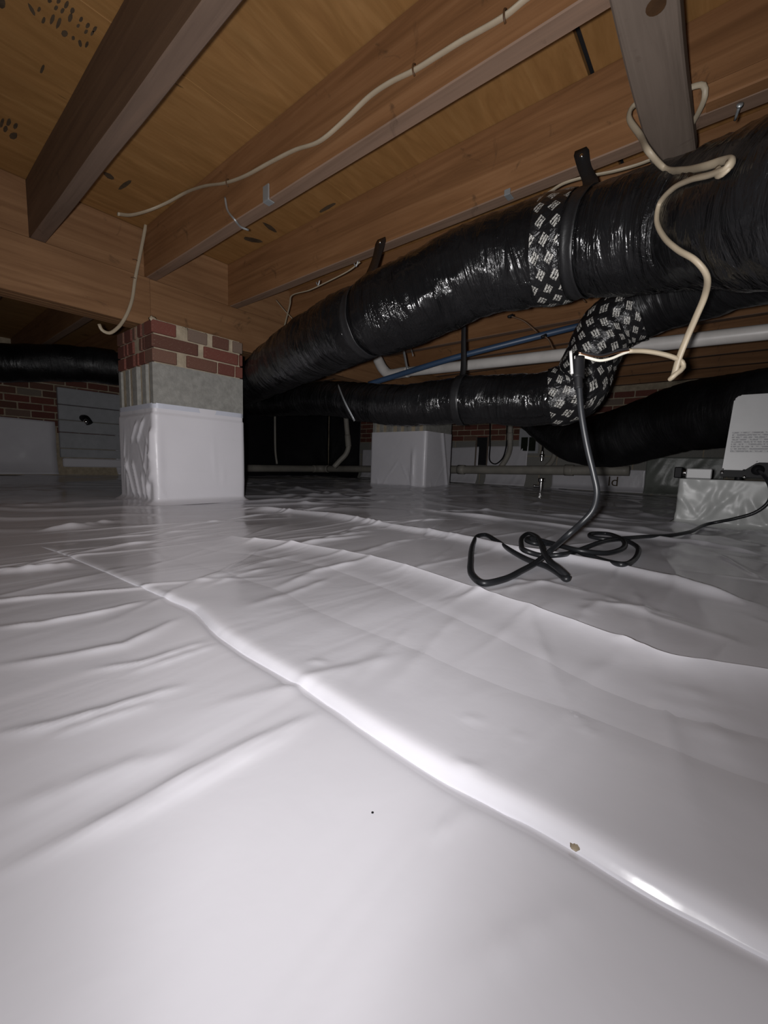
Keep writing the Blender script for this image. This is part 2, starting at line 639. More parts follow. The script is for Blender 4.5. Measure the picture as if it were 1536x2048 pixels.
# long ridge across the far middle
fold([(470, 1018), (560, 1025), (660, 1036), (740, 1050), (850, 1065), (950, 1082), (1040, 1103), (1130, 1118), (1240, 1135), (1340, 1160), (1410, 1182), (1480, 1202), (1560, 1212)], 0.017, 0.030, 0.007, 'ridge', 0.06)
fold([(780, 1014), (870, 1026), (960, 1036), (1060, 1046), (1180, 1062), (1300, 1076), (1420, 1090), (1560, 1116)], 0.012, 0.03, 0.02, 'ridge', 0.08)
fold([(850, 1026), (930, 1022), (1010, 1020)], 0.008, 0.02, 0.02)
fold([(1060, 1030), (1150, 1036), (1260, 1046), (1330, 1052)], 0.008, 0.02, 0.02)
fold([(1420, 1100), (1480, 1130), (1540, 1165)], 0.006, 0.015, 0.015)
fold([(480, 1005), (560, 1001), (650, 990), (720, 985)], 0.010, 0.03, 0.03)
fold([(560, 1003), (620, 1010), (700, 1012)], 0.008, 0.03, 0.03)
fold([(520, 988), (590, 982), (640, 976)], 0.010, 0.03, 0.03)
fold([(990, 1004), (1060, 1010), (1100, 1008)], 0.008, 0.03, 0.03)
# left-hand wrinkles, pulled towards the lower left
fold([(-60, 1262), (80, 1248), (200, 1225), (310, 1196)], 0.006, 0.018, 0.012)
fold([(-60, 1340), (100, 1318), (250, 1290), (390, 1225)], 0.0045, 0.02, 0.014)
fold([(150, 1345), (290, 1325), (380, 1295), (445, 1280)], 0.0035, 0.012, 0.012)
fold([(230, 1355), (330, 1325), (450, 1285)], 0.003, 0.012, 0.012)
fold([(-60, 1480), (90, 1452), (210, 1420), (320, 1385), (400, 1365)], 0.0042, 0.013, 0.010)
fold([(80, 1480), (200, 1440), (330, 1400)], 0.003, 0.012, 0.009)
fold([(-80, 1775), (60, 1720), (220, 1640), (380, 1550), (520, 1480), (600, 1445), (670, 1415)], 0.0052, 0.014, 0.010)
fold([(150, 1690), (320, 1605), (480, 1520), (620, 1450)], 0.0028, 0.010, 0.008)
fold([(-60, 1650), (100, 1590), (260, 1530), (400, 1495)], 0.003, 0.022, 0.018)
fold([(840, 1690), (900, 1650), (960, 1610)], 0.0016, 0.008, 0.008)
fold([(860, 2030), (960, 1920), (1100, 1840), (1200, 1790)], 0.0018, 0.016, 0.012)
fold([(-40, 1145), (80, 1135), (170, 1122)], 0.010, 0.02, 0.018)
fold([(60, 1062), (160, 1052), (240, 1040)], 0.012, 0.03, 0.02)
fold([(-60, 1022), (90, 1012), (200, 1004)], 0.012, 0.03, 0.03)
fold([(-80, 1205), (60, 1195), (180, 1180)], 0.004, 0.02, 0.016)
fold([(330, 1205), (420, 1160), (520, 1125), (620, 1105)], 0.005, 0.03, 0.025)
fold([(380, 1190), (480, 1150), (560, 1130)], 0.004, 0.018, 0.016)
fold([(520, 1190), (640, 1140), (760, 1120)], 0.0045, 0.03, 0.022)
fold([(460, 1230), (560, 1195), (680, 1150)], 0.003, 0.02, 0.018)
fold([(560, 1100), (650, 1080), (760, 1060)], 0.007, 0.025, 0.02)
fold([(700, 1110), (790, 1085), (880, 1072)], 0.006, 0.025, 0.02)
fold([(620, 1090), (700, 1066), (800, 1056)], 0.005, 0.018, 0.016)
fold([(740, 1420), (810, 1350), (880, 1270), (930, 1220)], 0.0022, 0.02, 0.02)
fold([(690, 1400), (760, 1320), (830, 1245)], 0.0018, 0.018, 0.018)
fold([(1140, 1420), (1165, 1455), (1190, 1485)], 0.0022, 0.006, 0.006)
fold([(920, 1440), (950, 1446), (972, 1456)], 0.0018, 0.006, 0.006)
fold([(1020, 1475), (1040, 1482), (1052, 1488)], 0.0015, 0.006, 0.006)
fold([(620, 1328), (640, 1332), (655, 1328)], 0.0028, 0.008, 0.006)
fold([(905, 1530), (935, 1552), (970, 1548)], 0.0022, 0.008, 0.006)
fold([(1180, 1180), (1300, 1230), (1400, 1260), (1536, 1310)], 0.004, 0.03, 0.03)
fold([(1150, 1200), (1270, 1215), (1380, 1240)], 0.004, 0.025, 0.02)
fold([(1000, 1160), (1100, 1165), (1200, 1190)], 0.004, 0.03, 0.02)
fold([(1210, 1290), (1270, 1300), (1330, 1320), (1400, 1345)], 0.004, 0.02, 0.016)
fold([(1480, 1560), (1440, 1480), (1390, 1400), (1350, 1350)], 0.0035, 0.045, 0.04)


fold([(300, 1183), (388, 1222), (430, 1265), (500, 1312), (640, 1395), (760, 1478), (900, 1562), (1060, 1642), (1160, 1700), (1300, 1785), (1420, 1850), (1536, 1915), (1750, 2020)], -0.0055, 0.012, 0.010, 'ridge', 0.1)


# many faint creases, mostly pulled along the girder direction
_r = random.Random(12)
for _k in range(70):
    _x, _y = _r.uniform(.05, 1.5), _r.uniform(-.7, 1.5)
    if math.hypot(_x, _y) < .33:
        continue
    _a = math.radians(_r.gauss(2, 13) if _y > -.05 * _x else _r.gauss(62, 16))
    _l = _r.uniform(.10, .26) * (0.6 + math.hypot(_x, _y))
    _b = _r.uniform(-.03, .03)
    _c, _s = math.cos(_a), math.sin(_a)
    FOLDS.append((np.array([[_x - _c * _l, _y - _s * _l], [_x - _s * _b, _y + _c * _b], [_x + _c * _l, _y + _s * _l]]), _r.uniform(.0008, .0024) * (0.5 + math.hypot(_x, _y)), _r.uniform(.008, .016), _r.uniform(.006, .012), 'ridge', .45))


def floor_height(x, y):
    x = np.asarray(x, float)
    y = np.asarray(y, float)
    h = np.zeros(x.shape)
    for pts, A, wn, wf, kind, taper in FOLDS:
        reach = max(wn, wf) * (10 if kind == 'step' else 5)
        m = (x > pts[:, 0].min() - reach) & (x < pts[:, 0].max() + reach) & (y > pts[:, 1].min() - reach) & (y < pts[:, 1].max() + reach)
        if not m.any():
            continue
        xs, ys = x[m], y[m]
        best = np.full(xs.shape, 1e9)
        sgn = np.ones(xs.shape)
        tt = np.zeros(xs.shape)
        seg = pts[1:] - pts[:-1]
        sl = np.hypot(seg[:, 0], seg[:, 1])
        cum = np.concatenate([[0], np.cumsum(sl)])
        # far side: the side away from the lens
        for i in range(len(seg)):
            dx, dy = xs - pts[i, 0], ys - pts[i, 1]
            t = np.clip((dx * seg[i, 0] + dy * seg[i, 1]) / (sl[i] ** 2), 0, 1)
            ex, ey = dx - t * seg[i, 0], dy - t * seg[i, 1]
            d = np.hypot(ex, ey)
            nb = d < best
            nx, ny = -seg[i, 1], seg[i, 0]
            far = 1.0 if (nx * (pts[i, 0] + pts[i + 1, 0]) + ny * (pts[i, 1] + pts[i + 1, 1])) > 0 else -1.0
            sd = np.sign(ex * nx + ey * ny) * far
            sgn = np.where(nb, sd, sgn)
            tt = np.where(nb, (cum[i] + t * sl[i]) / cum[-1], tt)
            best = np.where(nb, d, best)
        # fade at the ends
        e = np.minimum(tt, 1 - tt) / taper
        e = np.clip(e, 0, 1)
        e = e * e * (3 - 2 * e)
        mod = 1 + 0.22 * np.sin(tt * 23 + pts[0, 0] * 9) * np.sin(tt * 9 + 1.3)
        w = np.where(sgn > 0, wf, wn)
        if kind == 'ridge':
            g = np.exp(-np.power(best / w, 1.5))
        else:
            # overlap: sheet beyond the line stands up from it, then settles slowly
            up = (1 - np.exp(-best / (0.35 * wf))) * np.exp(-best / (3.2 * wf))
            g = np.where(sgn > 0, up * 1.5 + 0.10 * np.exp(-best / (3.2 * wf)), 0.10 * np.exp(-best / wn))
        h[m] += A * e * mod * g
    # gentle unevenness of the ground below
    h += 0.006 * np.sin(x * 3.1 + 0.7) * np.sin(y * 2.7 + 1.1) * np.clip((np.hypot(x, y) - 0.3), 0, 1)
    h += 0.0016 * np.sin(x * 17 + 5 * y) * np.sin(y * 13 - 4 * x + 2) * np.clip(np.hypot(x, y) / 1.2, 0.25, 1)
    # rises a little towards the second pier
    h += 0.05 * np.exp(-(((x - 3.6) / 1.1) ** 2 + ((y - 2.5) / 1.2) ** 2))
    # crumpled, stretched folds of the far part
    far = np.clip((np.hypot(x, y) - 1.2) / 1.2, 0, 1)
    h += far * 0.010 * np.power(np.abs(np.sin(x * 4.1 + 2.2 * np.sin(y * 3.3) + y * 5)), 10)
    h += far * 0.008 * np.power(np.abs(np.sin(x * 6.3 - y * 2.1 + 1.7 * np.sin(x * 2.9))), 14)
    return h


def fh(x, y):
    return float(floor_height(np.array([x]), np.array([y]))[0])


def on_floor(px, py, lift=0.0):
    p = PZ(px, py, lift)
    for _ in range(5):
        p = PZ(px, py, fh(p.x, p.y) + lift)
    return p


def build_floor():
    def axis(lo, hi, a, b, f):
        mid = np.arange(a, b + 1e-6, f)
        def grow(start, end, sign):
            out = []
            p, st = start, f
            while (p + st * sign) * sign < end * sign:
                st = min(st * 1.035, 0.03)
                p += st * sign
                if p * sign < end * sign:
                    out.append(p)
            out.append(end)
            return out
        left = grow(a, lo, -1)[::-1]
        right = grow(b, hi, 1)
        return np.array(left + list(mid) + right)
    xs = axis(X0, X1, 0.02, 1.85, 0.0045)
    ys = axis(Y0, Y1, -0.75, 1.65, 0.0045)
    gx, gy = np.meshgrid(xs, ys)
    z = floor_height(gx.ravel(), gy.ravel())
    co = np.stack([gx.ravel(), gy.ravel(), z], 1).astype(np.float32)
    nx, ny = len(xs), len(ys)
    i = np.arange((nx - 1) * (ny - 1))
    r, c = i // (nx - 1), i % (nx - 1)
    a = r * nx + c
    quads = np.stack([a, a + 1, a + nx + 1, a + nx], 1).astype(np.int32)
    me = bpy.data.meshes.new('floor')
    me.vertices.add(len(co))
    me.vertices.foreach_set('co', co.ravel())
    me.loops.add(quads.size)
    me.loops.foreach_set('vertex_index', quads.ravel())
    me.polygons.add(len(quads))
    me.polygons.foreach_set('loop_start', np.arange(0, quads.size, 4, dtype=np.int32))
    me.polygons.foreach_set('use_smooth', np.ones(len(quads), dtype=bool))
    me.update(calc_edges=True)
    o = link('floor', me, 'liner')
    tag(o, 'white plastic vapour liner laid over the whole crawl space floor', kind='structure')
    return o


floor = build_floor()


def settle(sv, a, b):
    v = min(1, max(0, (sv - a) / (b - a)))
    return v * v * (3 - 2 * v)


def overlap_sheet(px, prof, smax, side, grow=None, taper=0.08, lead=-0.0006):
    """edge of a liner sheet lying over its neighbour: a strip from the edge line inwards"""
    svals = ([lead] if lead is not None else []) + [0, .0008, .002, .0035, .005, .007, .009, .012, .016, .020]
    while svals[-1] < smax:
        svals.append(svals[-1] + .006)

    def lift(q):
        return 0.0008 - 0.0030 * settle(q, smax * .55, smax)

    pts = [PZ(x, y, 0.0) for x, y in px]
    d_end = (pts[-1] - pts[-2]).normalized()
    pts += [pts[-1] + d_end * 0.3, pts[-1] + d_end * 0.6 + Vector((-.03, 0, 0)), pts[-1] + d_end * 0.95]
    path = spline(pts, 0.005)[:, :2]
    n = len(path)
    d = np.gradient(path, axis=0)
    nrm = np.stack([-d[:, 1], d[:, 0]], 1)
    nrm /= np.linalg.norm(nrm, axis=1)[:, None]
    k = np.ones(9) / 9
    for c in range(2):
        nrm[:, c] = np.convolve(np.pad(nrm[:, c], 4, mode='edge'), k, 'valid')
    flip = np.sign((nrm * path).sum(1).mean())
    nrm *= flip * side
    t = np.linspace(0, 1, n)
    e = np.clip(np.minimum(t, 1 - t) / taper, 0, 1)
    amp = e * e * (3 - 2 * e)
    sink = 0.004 * (1 - np.clip((1 - t) / .12, 0, 1)) + 0.002 * (1 - np.clip(t / .03, 0, 1))
    if grow is not None:
        amp = amp * np.interp(t, grow[0], grow[1])
    amp = amp * (1 + 0.18 * np.sin(t * 21) * np.sin(t * 8 + 1))
    co = []
    for sv in svals:
        q = path + nrm * sv
        h = floor_height(q[:, 0], q[:, 1])
        z = h + max(prof(sv), 0.0) * amp + (lift(sv) if sv >= 0 else -0.002) - sink
        co.append(np.stack([q[:, 0], q[:, 1], z], 1))
    co = np.concatenate(co)
    faces = []
    for j in range(len(svals) - 1):
        for i in range(n - 1):
            f = (j * n + i, j * n + i + 1, (j + 1) * n + i + 1, (j + 1) * n + i)
            faces.append(f)
    me = bpy.data.meshes.new('sheet_overlap')
    me.from_pydata(co.tolist(), [], faces)
    bm = bmesh.new()
    bm.from_mesh(me)
    bmesh.ops.recalc_face_normals(bm, faces=bm.faces)
    up = sum(f.normal.z for f in bm.faces)
    if up < 0:
        bmesh.ops.reverse_faces(bm, faces=bm.faces)
    bm.to_mesh(me)
    bm.free()
    o = link('sheet_overlap', me, 'liner', floor, True)
    return o


LONG = [(70, 1085), (150, 1115), (260, 1165), (330, 1195), (388, 1222), (430, 1265), (500, 1312), (640, 1395), (760, 1478), (900, 1562), (1060, 1642), (1160, 1700), (1300, 1785), (1420, 1850), (1536, 1915), (1750, 2020)]
overlap_sheet(LONG, lambda q: 0.0068 * (1 - math.exp(-max(q, 0) / 0.0075)) * math.exp(-max(q, 0) / 0.06) * (1 - settle(q, .08, .20)) + 0.0006 * math.exp(-max(q, 0) / .02), 0.21, 1,
              ([0, .17, .25, .34, .55, 1], [.45, .55, .8, 1, 1.1, 1]), 0.05)
ACROSS = [(430, 1066), (490, 1083), (560, 1090), (700, 1112), (830, 1146), (960, 1190), (1100, 1240), (1250, 1298), (1340, 1332), (1430, 1346), (1536, 1362), (1700, 1395)]
overlap_sheet(ACROSS, lambda q: 0.0125 * math.exp(-max(q, 0) / 0.036) * (1 - settle(q, .09, .17)), 0.18, -1,
              ([0, .1, .35, .55, 1], [.7, .9, 1.0, .9, .8]), 0.06, None)

# ------------------------------------------------------------------ subfloor overhead
ceiling = box('ceiling', (X0, Y0, ST + 0.024), (X1, Y1, ST + 0.06), 'dark')
tag(ceiling, 'plywood subfloor seen from below', kind='structure')
seam_y = [Y0, -1.76, -0.54, 0.407, 1.349, 2.57, 3.79, Y1]
for i in range(len(seam_y) - 1):
    xs = [X0, -0.2 if i % 2 else 0.93, 1.383 if i % 2 else 3.3, X1]
    xs = sorted(set(xs))
    for j in range(len(xs) - 1):
        gap = 0.008 if abs(seam_y[i] - 0.407) < 1e-3 else 0.0016
        gap2 = 0.008 if abs(seam_y[i + 1] - 0.407) < 1e-3 else 0.0016
        box('plywood_panel', (xs[j] + .001, seam_y[i] + gap, ST), (xs[j + 1] - .001, seam_y[i + 1] - gap2, ST + 0.019), 'plywood', ceiling, 0.001)


def ink(name, blobs, parent):
    bm = bmesh.new()
    for x, y, w, h_, ang in blobs:
        c, s = math.cos(ang), math.sin(ang)
        q = []
        for k in range(8):
            a = 2 * math.pi * k / 8
            ux, uy = math.cos(a) * w * random.uniform(.8, 1.1), math.sin(a) * h_ * random.uniform(.8, 1.1)
            p = PZ(x + ux * c - uy * s, y + ux * s + uy * c, ST - 0.0006)
            q.append(bm.verts.new(p))
        bm.faces.new(q)
    return from_bm(name, bm, 'ink', parent)


zb = [(325, 100, 22, 80, -.5), (445, 210, 20, 40, .3), (535, 200, 22, 60, .3), (600, 235, 22, 65, .35), (720, 180, 24, 50, .3), (830, 200, 22, 30, .4), (800, 265, 18, 24, .4), (900, 260, 22, 34, .4), (970, 300, 20, 40, .4), (880, 325, 20, 30, .4), (945, 340, 16, 30, .4), (665, 345, 36, 40, 0), (750, 390, 20, 24, 0), (820, 445, 20, 38, -.2), (890, 455, 18, 38, .3), (575, 80, 22, 30, .4), (640, 110, 22, 34, .4), (680, 50, 22, 44, .4), (740, 110, 26, 34, .4), (400, 95, 18, 30, .3), (510, 10, 24, 24, .3), (600, 10, 24, 30, .3), (435, 705, 20, 55, .35), (20, 40, 40, 60, 0)]
ink('ink_stamp', [(x / 5.12, y / 5.12, w / 5.12, h_ / 5.12, a) for x, y, w, h_, a in zb], ceiling)
zb = [(90, 1250, 24, 44, .3), (160, 1290, 26, 34, .3), (55, 1320, 24, 40, .3), (140, 1390, 46, 40, 0), (20, 1260, 20, 50, .3)]
ink('ink_stamp', [(x / 5.12, y / 5.12, w / 5.12, h_ / 5.12, a) for x, y, w, h_, a in zb], ceiling)
ink('water_mark', [(218, 352, 14, 5, .6), (250, 370, 16, 5, -.6), (505, 480, 22, 5, .2), (540, 455, 18, 4, .6), (655, 415, 22, 4, -.5)], ceiling)

# ------------------------------------------------------------------ joists
JW = 0.05
joists = [(0.462, 'joist_dark'), (0.907, 'joist'), (1.36, 'joist'), (1.80, 'joist'), (2.24, 'joist'), (2.68, 'joist'), (3.12, 'joist'), (3.56, 'joist'), (4.0, 'joist'), (4.44, 'joist'), (4.88, 'joist')]
names = ['dark brown wooden floor joist at the upper left of the ceiling',
         'wooden floor joist carrying the long white cable along its side',
         'wooden floor joist that the two duct straps are nailed to',
         'wooden floor joist just behind the main black duct',
         'second wooden floor joist behind the main black duct',
         'third wooden floor joist behind the main black duct',
         'fourth wooden floor joist behind the main black duct',
         'fifth wooden floor joist behind the main black duct',
         'sixth wooden floor joist behind the main black duct',
         'seventh wooden floor joist behind the main black duct',
         'wooden floor joist nearest the far brick wall']
for (n, m), lab in zip(joists, names):
    e = thing('floor_joist', lab, 'joist', 'floor joists')
    e.location = (n, 2.3, JB)
    # the grey sawn underside is a face of its own look
    w = timber('beam', (0, Y0 + .02 - 2.3, 0), (JW, Y1 - .02 - 2.3, ST - JB), m, e, 1)
    w.data.materials.append(MAT['under_dark' if m == 'joist_dark' else 'under'])
    for f in w.data.polygons:
        if f.normal.z < -0.6:
            f.material_index = 1

# blocking boards standing on the girder between the joists
GF = 2.31           # face of the girder
for k in range(-1, 6):
    a = joists[k][0] + JW if k >= 0 else -0.55
    b = joists[k + 1][0]
    lab = ['wooden blocking board left of the dark joist above the girder',
           'wooden blocking board between the dark joist and the cable joist',
           'wooden blocking board right above the brick pier, between two joists',
           'wooden blocking board above the girder behind the main duct',
           'second wooden blocking board above the girder behind the main duct',
           'third wooden blocking board above the girder behind the main duct',
           'fourth wooden blocking board above the girder behind the main duct'][k + 1]
    o = timber('blocking_board', (a + .001, GF + 0.03, JB + 0.001), (b - .001, GF + 0.068, ST - 0.001), 'girder', None, 0)
    tag(o, lab, 'blocking', 'blocking boards over the girder')

# the girder: two lengths of three plies butted over the pier
GB = 0.888
for (xa, xb, lab) in ((X0 + .02, 0.918, 'built-up wooden girder ending over the brick pier, its left length'),
                      (0.921, X1 - .02, 'built-up wooden girder running from the brick pier behind the ducts')):
    g = thing('girder', lab, 'beam', 'lengths of the girder')
    g.location = (xa, GF, GB)
    back = 0.0 if xa < 0 else 0.004
    for k in range(3):
        timber('ply', (0, k * 0.0455 + back, 0.001 * k), (xb - xa, k * 0.0455 + 0.044 + back, JB - GB - 0.001), 'girder', g, 0)

# flat grey board crossing under the joists at the upper right
pl = thing('crossing_board', 'flat grey weathered board nailed up under the joists', 'board')
timber('plank', (0.25, 0.147, JB - 0.042), (1.44, 0.246, JB - 0.002), 'weathered', pl, 0, 0.004, 0.004, 0.05)
kp = PZ(1312, 10, JB - 0.044)
bm = bmesh.new()
bmesh.ops.create_circle(bm, cap_ends=True, radius=0.02, segments=16)
for v in bm.verts:
    v.co = Vector((kp.x + v.co.x * 0.9, kp.y + v.co.y * 0.8, JB - 0.0465))
from_bm('knot', bm, 'knot', pl)

# ledger strip along the foot of the strap joist, right of the crossing board
lg = timber('ledger_strip', (1.318, -1.6, JB - 0.001), (1.357, 0.125, JB + 0.042), 'joist', None, 1)
tag(lg, 'square wooden strip fixed along the foot of the joist beside the grey board', 'strip')


def nail(name, at, direction, r, ln, mat, label, cat):
    d = Vector(direction).normalized()
    e = thing(name, label, cat)
    tube('shank', [at, at + d * ln], r * 0.5, mat, e, 0.01, 8)
    tube('head', [at + d * ln, at + d * (ln + 0.004)], r, mat, e, 0.002, 10)
    return e


nail('nail', PX(1470, 240, 1.318), (-1, -0.2, 0.15), 0.006, 0.035, 'steel', 'bright headed nail sticking out of the joist beside the grey board', 'nail')

# ------------------------------------------------------------------ bricks and blocks
bm = bmesh.new()
bm_box(bm, (-.5, -.5, -.5), (.5, .5, .5))
bmesh.ops.bevel(bm, geom=bm.edges[:], offset=0.035, segments=1, affect='EDGES')
for v in bm.verts:
    v.co += noise.noise_vector(v.co * 5) * 0.02
BRICK = bpy.data.meshes.new('brick')
bm.to_mesh(BRICK)
bm.free()
BRICK.materials.append(MAT['brick'])
BLOCKM = BRICK.copy()
BLOCKM.materials.clear()
BLOCKM.materials.append(MAT['block'])


def brick(parent, lo, hi):
    lo, hi = Vector(lo), Vector(hi)
    return copy_mesh_obj('brick', BRICK, (lo + hi) / 2, parent, hi - lo)


def fluted_block(name, lo, hi, parent):
    """concrete block: smooth stretcher face, end face (towards -X) with two sunk vertical channels"""
    x0, y0, z0 = lo
    x1, y1, z1 = hi
    W = y1 - y0
    prof = [(0, 0), (.16, 0), (.22, .018), (.34, .022), (.40, .004), (.58, .002), (.64, .02), (.78, .022), (.86, 0), (1, 0)]
    ring = [(x0 + d, y0 + t * W) for t, d in prof] + [(x1, y1), (x1, y0)]
    bm = bmesh.new()
    a = [bm.verts.new((p[0], p[1], z0)) for p in ring]
    b = [bm.verts.new((p[0], p[1], z1)) for p in ring]
    n = len(ring)
    for i in range(n):
        bm.faces.new((a[i], a[(i + 1) % n], b[(i + 1) % n], b[i]))
    bm.faces.new(a)
    bm.faces.new(b)
    bmesh.ops.recalc_face_normals(bm, faces=bm.faces)
    return from_bm(name, bm, 'block', parent)


def sleeve(name, x0, x1, y0, y1, z0, z1, mat, parent, disp, nz=70, step=0.008, flare=0.04, top=False):
    """liner wrapped round a rectangular pier; disp(side, t, z) pushes it outwards"""
    rc = 0.012
    sides = [((x0, y0), (x1, y0), (0, -1), 'front'), ((x1, y0), (x1, y1), (1, 0), 'east'), ((x1, y1), (x0, y1), (0, 1), 'rear'), ((x0, y1), (x0, y0), (-1, 0), 'west')]
    ring = []
    for (a, b, nrm, sname) in sides:
        L = math.hypot(b[0] - a[0], b[1] - a[1])
        n = max(4, int(L / step))
        for i in range(n):
            t = i / n
            ring.append((a[0] + (b[0] - a[0]) * t, a[1] + (b[1] - a[1]) * t, nrm, sname, t, L))
    nr = len(ring)
    co, faces = [], []
    cx, cy = (x0 + x1) / 2, (y0 + y1) / 2
    for j in range(nz + 1):
        z = z0 + (z1 - z0) * j / nz
        for (x, y, nrm, sname, t, L) in ring:
            edge = min(t, 1 - t) * L
            # blend the normal round the corner
            nv = Vector((nrm[0], nrm[1], 0))
            if edge < 0.03:
                ax = Vector((1 if x > cx else -1, 1 if y > cy else -1, 0)).normalized()
                nv = nv.lerp(ax, 0.5 * (1 - edge / 0.03)).normalized()
            rnd = -rc * 0.5 * max(0, 1 - edge / 0.012)
            d = rnd + disp(sname, t * L, L, z - z0, z1 - z)
            k = max(0, 1 - (z - z0) / 0.03)
            d += flare * k * k
            zz = z
            if j == 0:
                zz = z0
            co.append((x + nv.x * d, y + nv.y * d, zz))
    for j in range(nz):
        for i in range(nr):
            i2 = (i + 1) % nr
            faces.append((j * nr + i, j * nr + i2, (j + 1) * nr + i2, (j + 1) * nr + i))
    if top:
        c = len(co)
        co.append((cx, cy, z1))
        for i in range(nr):
            faces.append((nz * nr + i, nz * nr + (i + 1) % nr, c))
    me = bpy.data.meshes.new(name)
    me.from_pydata(co, [], faces)
    return link(name, me, mat, parent, True)


def creases(seed, n, L, H, amp):
    rnd = random.Random(seed)
    out = []
    for _ in range(n):
        out.append((rnd.uniform(0, L), rnd.uniform(0.02, H * 0.7), rnd.uniform(-.5, .5) + rnd.choice([-.35, .35]), rnd.uniform(.05, .16), rnd.uniform(.006, .014), rnd.uniform(.5, 1) * amp))
    def f(t, z):
        d = 0
        for (c, zc, sl, ln, w, a) in out:
            u = (t - c) - sl * (z - zc)
            v = (z - zc) / ln
            if abs(v) < 1.5 and abs(u) < 4 * w:
                d += a * math.exp(-(u / w) ** 2) * math.exp(-v * v * 2)
        return d
    return f


# ---- the near pier
PX0, PX1, PY0, PY1 = 0.857, 1.333, 2.15, 2.60
pier = thing('brick_pier', 'brick and block pier wrapped in white liner, holding up the girder', 'pier')
pier.location = (0, 0, 0)
box('mortar_core', (PX0 + .012, PY0 + .012, 0.0), (PX1 - .012, PY1 - .012, GB - 0.003), 'mortar', pier)
z0 = 0.686
Bh = 0.0575
pitch = (GB - 0.004 - z0) / 3
for c in range(3):
    za = z0 + c * pitch + 0.004
    zb_ = za + Bh
    # face towards the torch (constant Y)
    if c == 0:
        seq = [(0.0, .115), (.165, .325), (.335, .43), (.437, .476)]
    elif c == 1:
        seq = [(0.0, .225), (.255, .452), (.46, .476)]
    else:
        seq = [(0.0, .115), (.175, .275), (.305, .395), (.42, .476)]
    for a, b in seq:
        brick(pier, (PX0 + a, PY0 + random.uniform(0, .003), za), (PX0 + b, PY0 + .09, zb_))
    # left face (constant X)
    if c == 0:
        seq = [(.094, .165), (.18, .205), (.235, .335), (.36, .45)]
    elif c == 1:
        seq = [(.094, .115), (.135, .16), (.24, .30), (.315, .345), (.36, .45)]
    else:
        seq = [(.094, .12), (.135, .175), (.215, .245), (.265, .35), (.365, .45)]
    for a, b in seq:
        brick(pier, (PX0 + random.uniform(0, .004), PY0 + a, za), (PX0 + .09, PY0 + b, zb_))
    # far face and right face, seen only from aside
    for a, b in ((.0, .11), (.12, .23), (.24, .35), (.36, .44)):
        brick(pier, (PX1 - .09, PY0 + a + (.1 if a == 0 else 0), za), (PX1, PY0 + b, zb_))
for k in range(2):
    fluted_block('concrete_block', (PX0 - .003 + .006 * k, PY0 - .002 + k * .229, 0.49), (PX1 - .002, PY0 + .222 + k * .229, 0.683), pier)
for k in range(2):
    fluted_block('concrete_block', (PX0 + .004, PY0 + .002 + k * .229, 0.29), (PX1 - .004, PY0 + .222 + k * .227, 0.484), pier)
cr = creases(3, 9, 0.45, 0.4, 0.006)
cr2 = creases(5, 3, 0.476, 0.45, 0.0025)


def disp1(s, t, L, z, zt):
    d = 0.009 if zt > 0.045 else 0.004
    if s == 'west':
        # t runs from the rear to the near corner
        for c, sl, w, a, lo, hi in ((.20, -.55, .010, .010, .02, .24), (.27, -.45, .009, .010, .02, .22), (.33, -.25, .009, .008, .02, .16), (.38, .12, .010, .009, .02, .20), (.17, .8, .012, .008, .30, .42), (.25, .8, .012, .010, .30, .43), (.41, .1, .02, .012, .10, .38)):
            if lo < z < hi:
                u = t - c - sl * (z - lo)
                e = min(1, (z - lo) / .03, (hi - z) / .03)
                d += a * e * math.exp(-(u / w) ** 2)
        d += cr(t, z)
    else:
        d += cr2(t, z) + 0.002 * math.sin(t * 14 + 1) * math.sin(z * 9)
    # loose bulge along the near corner
    near = (t if s == 'front' else (L - t if s == 'west' else 1))
    d += 0.010 * math.exp(-(near / .03) ** 2) * max(0, 1 - abs(z - .2) / .22)
    return d


wr = sleeve('liner_wrap', PX0, PX1, PY0, PY1, 0.0, 0.492, 'wrap', pier, disp1)
wr['label'] = 'white plastic liner wrapped round the foot of the pier'
tp = sleeve('seam_tape', PX0, PX1, PY0, PY1, 0.470, 0.4935, 'wrap_tape', pier, lambda s, t, L, z, zt: 0.0055, 4, 0.02, 0.0)
# small pale mortar droppings on top of the pier
for k, (x, y, r) in enumerate(((0.868, 2.158, .018), (0.94, 2.162, .012), (1.02, 2.158, .013), (1.12, 2.158, .010))):
    bm = bmesh.new()
    bmesh.ops.create_icosphere(bm, subdivisions=2, radius=r)
    for v in bm.verts:
        v.co = Vector((v.co.x, v.co.y * .35, v.co.z * (.9 if k == 0 else .5))) + noise.noise_vector(v.co * 90) * r * .6 + Vector((x, y, GB - .01))
    from_bm('mortar_smear', bm, 'mortar', pier, True)

# ---- the second pier
QX0, QX1, QY0, QY1 = 3.19, 3.64, 2.15, 2.80
pier2 = thing('block_pier', 'far pier wrapped in white liner, standing under the lower duct', 'pier')
box('mortar_core', (QX0 + .012, QY0 + .012, 0.0), (QX1 - .012, QY1 - .012, GB - .003), 'mortar', pier2)
for k, (za, zb_) in enumerate(((.10, .295), (.303, .498), (.506, .70))):
    for j in range(3):
        fluted_block('concrete_block', (QX0, QY0 + j * .217, za), (QX1 - .002, QY0 + .21 + j * .217, zb_), pier2)
for c in range(2):
    za = .708 + c * .08
    for j in range(3):
        brick(pier2, (QX0, QY0 + .005 + j * .215, za), (QX0 + .09, QY0 + .205 + j * .215, za + .066))
    for j in range(2):
        brick(pier2, (QX0 + .1 + j * .18, QY0, za), (QX0 + .265 + j * .18, QY0 + .09, za + .066))
cq = creases(11, 7, .65, .45, .008)


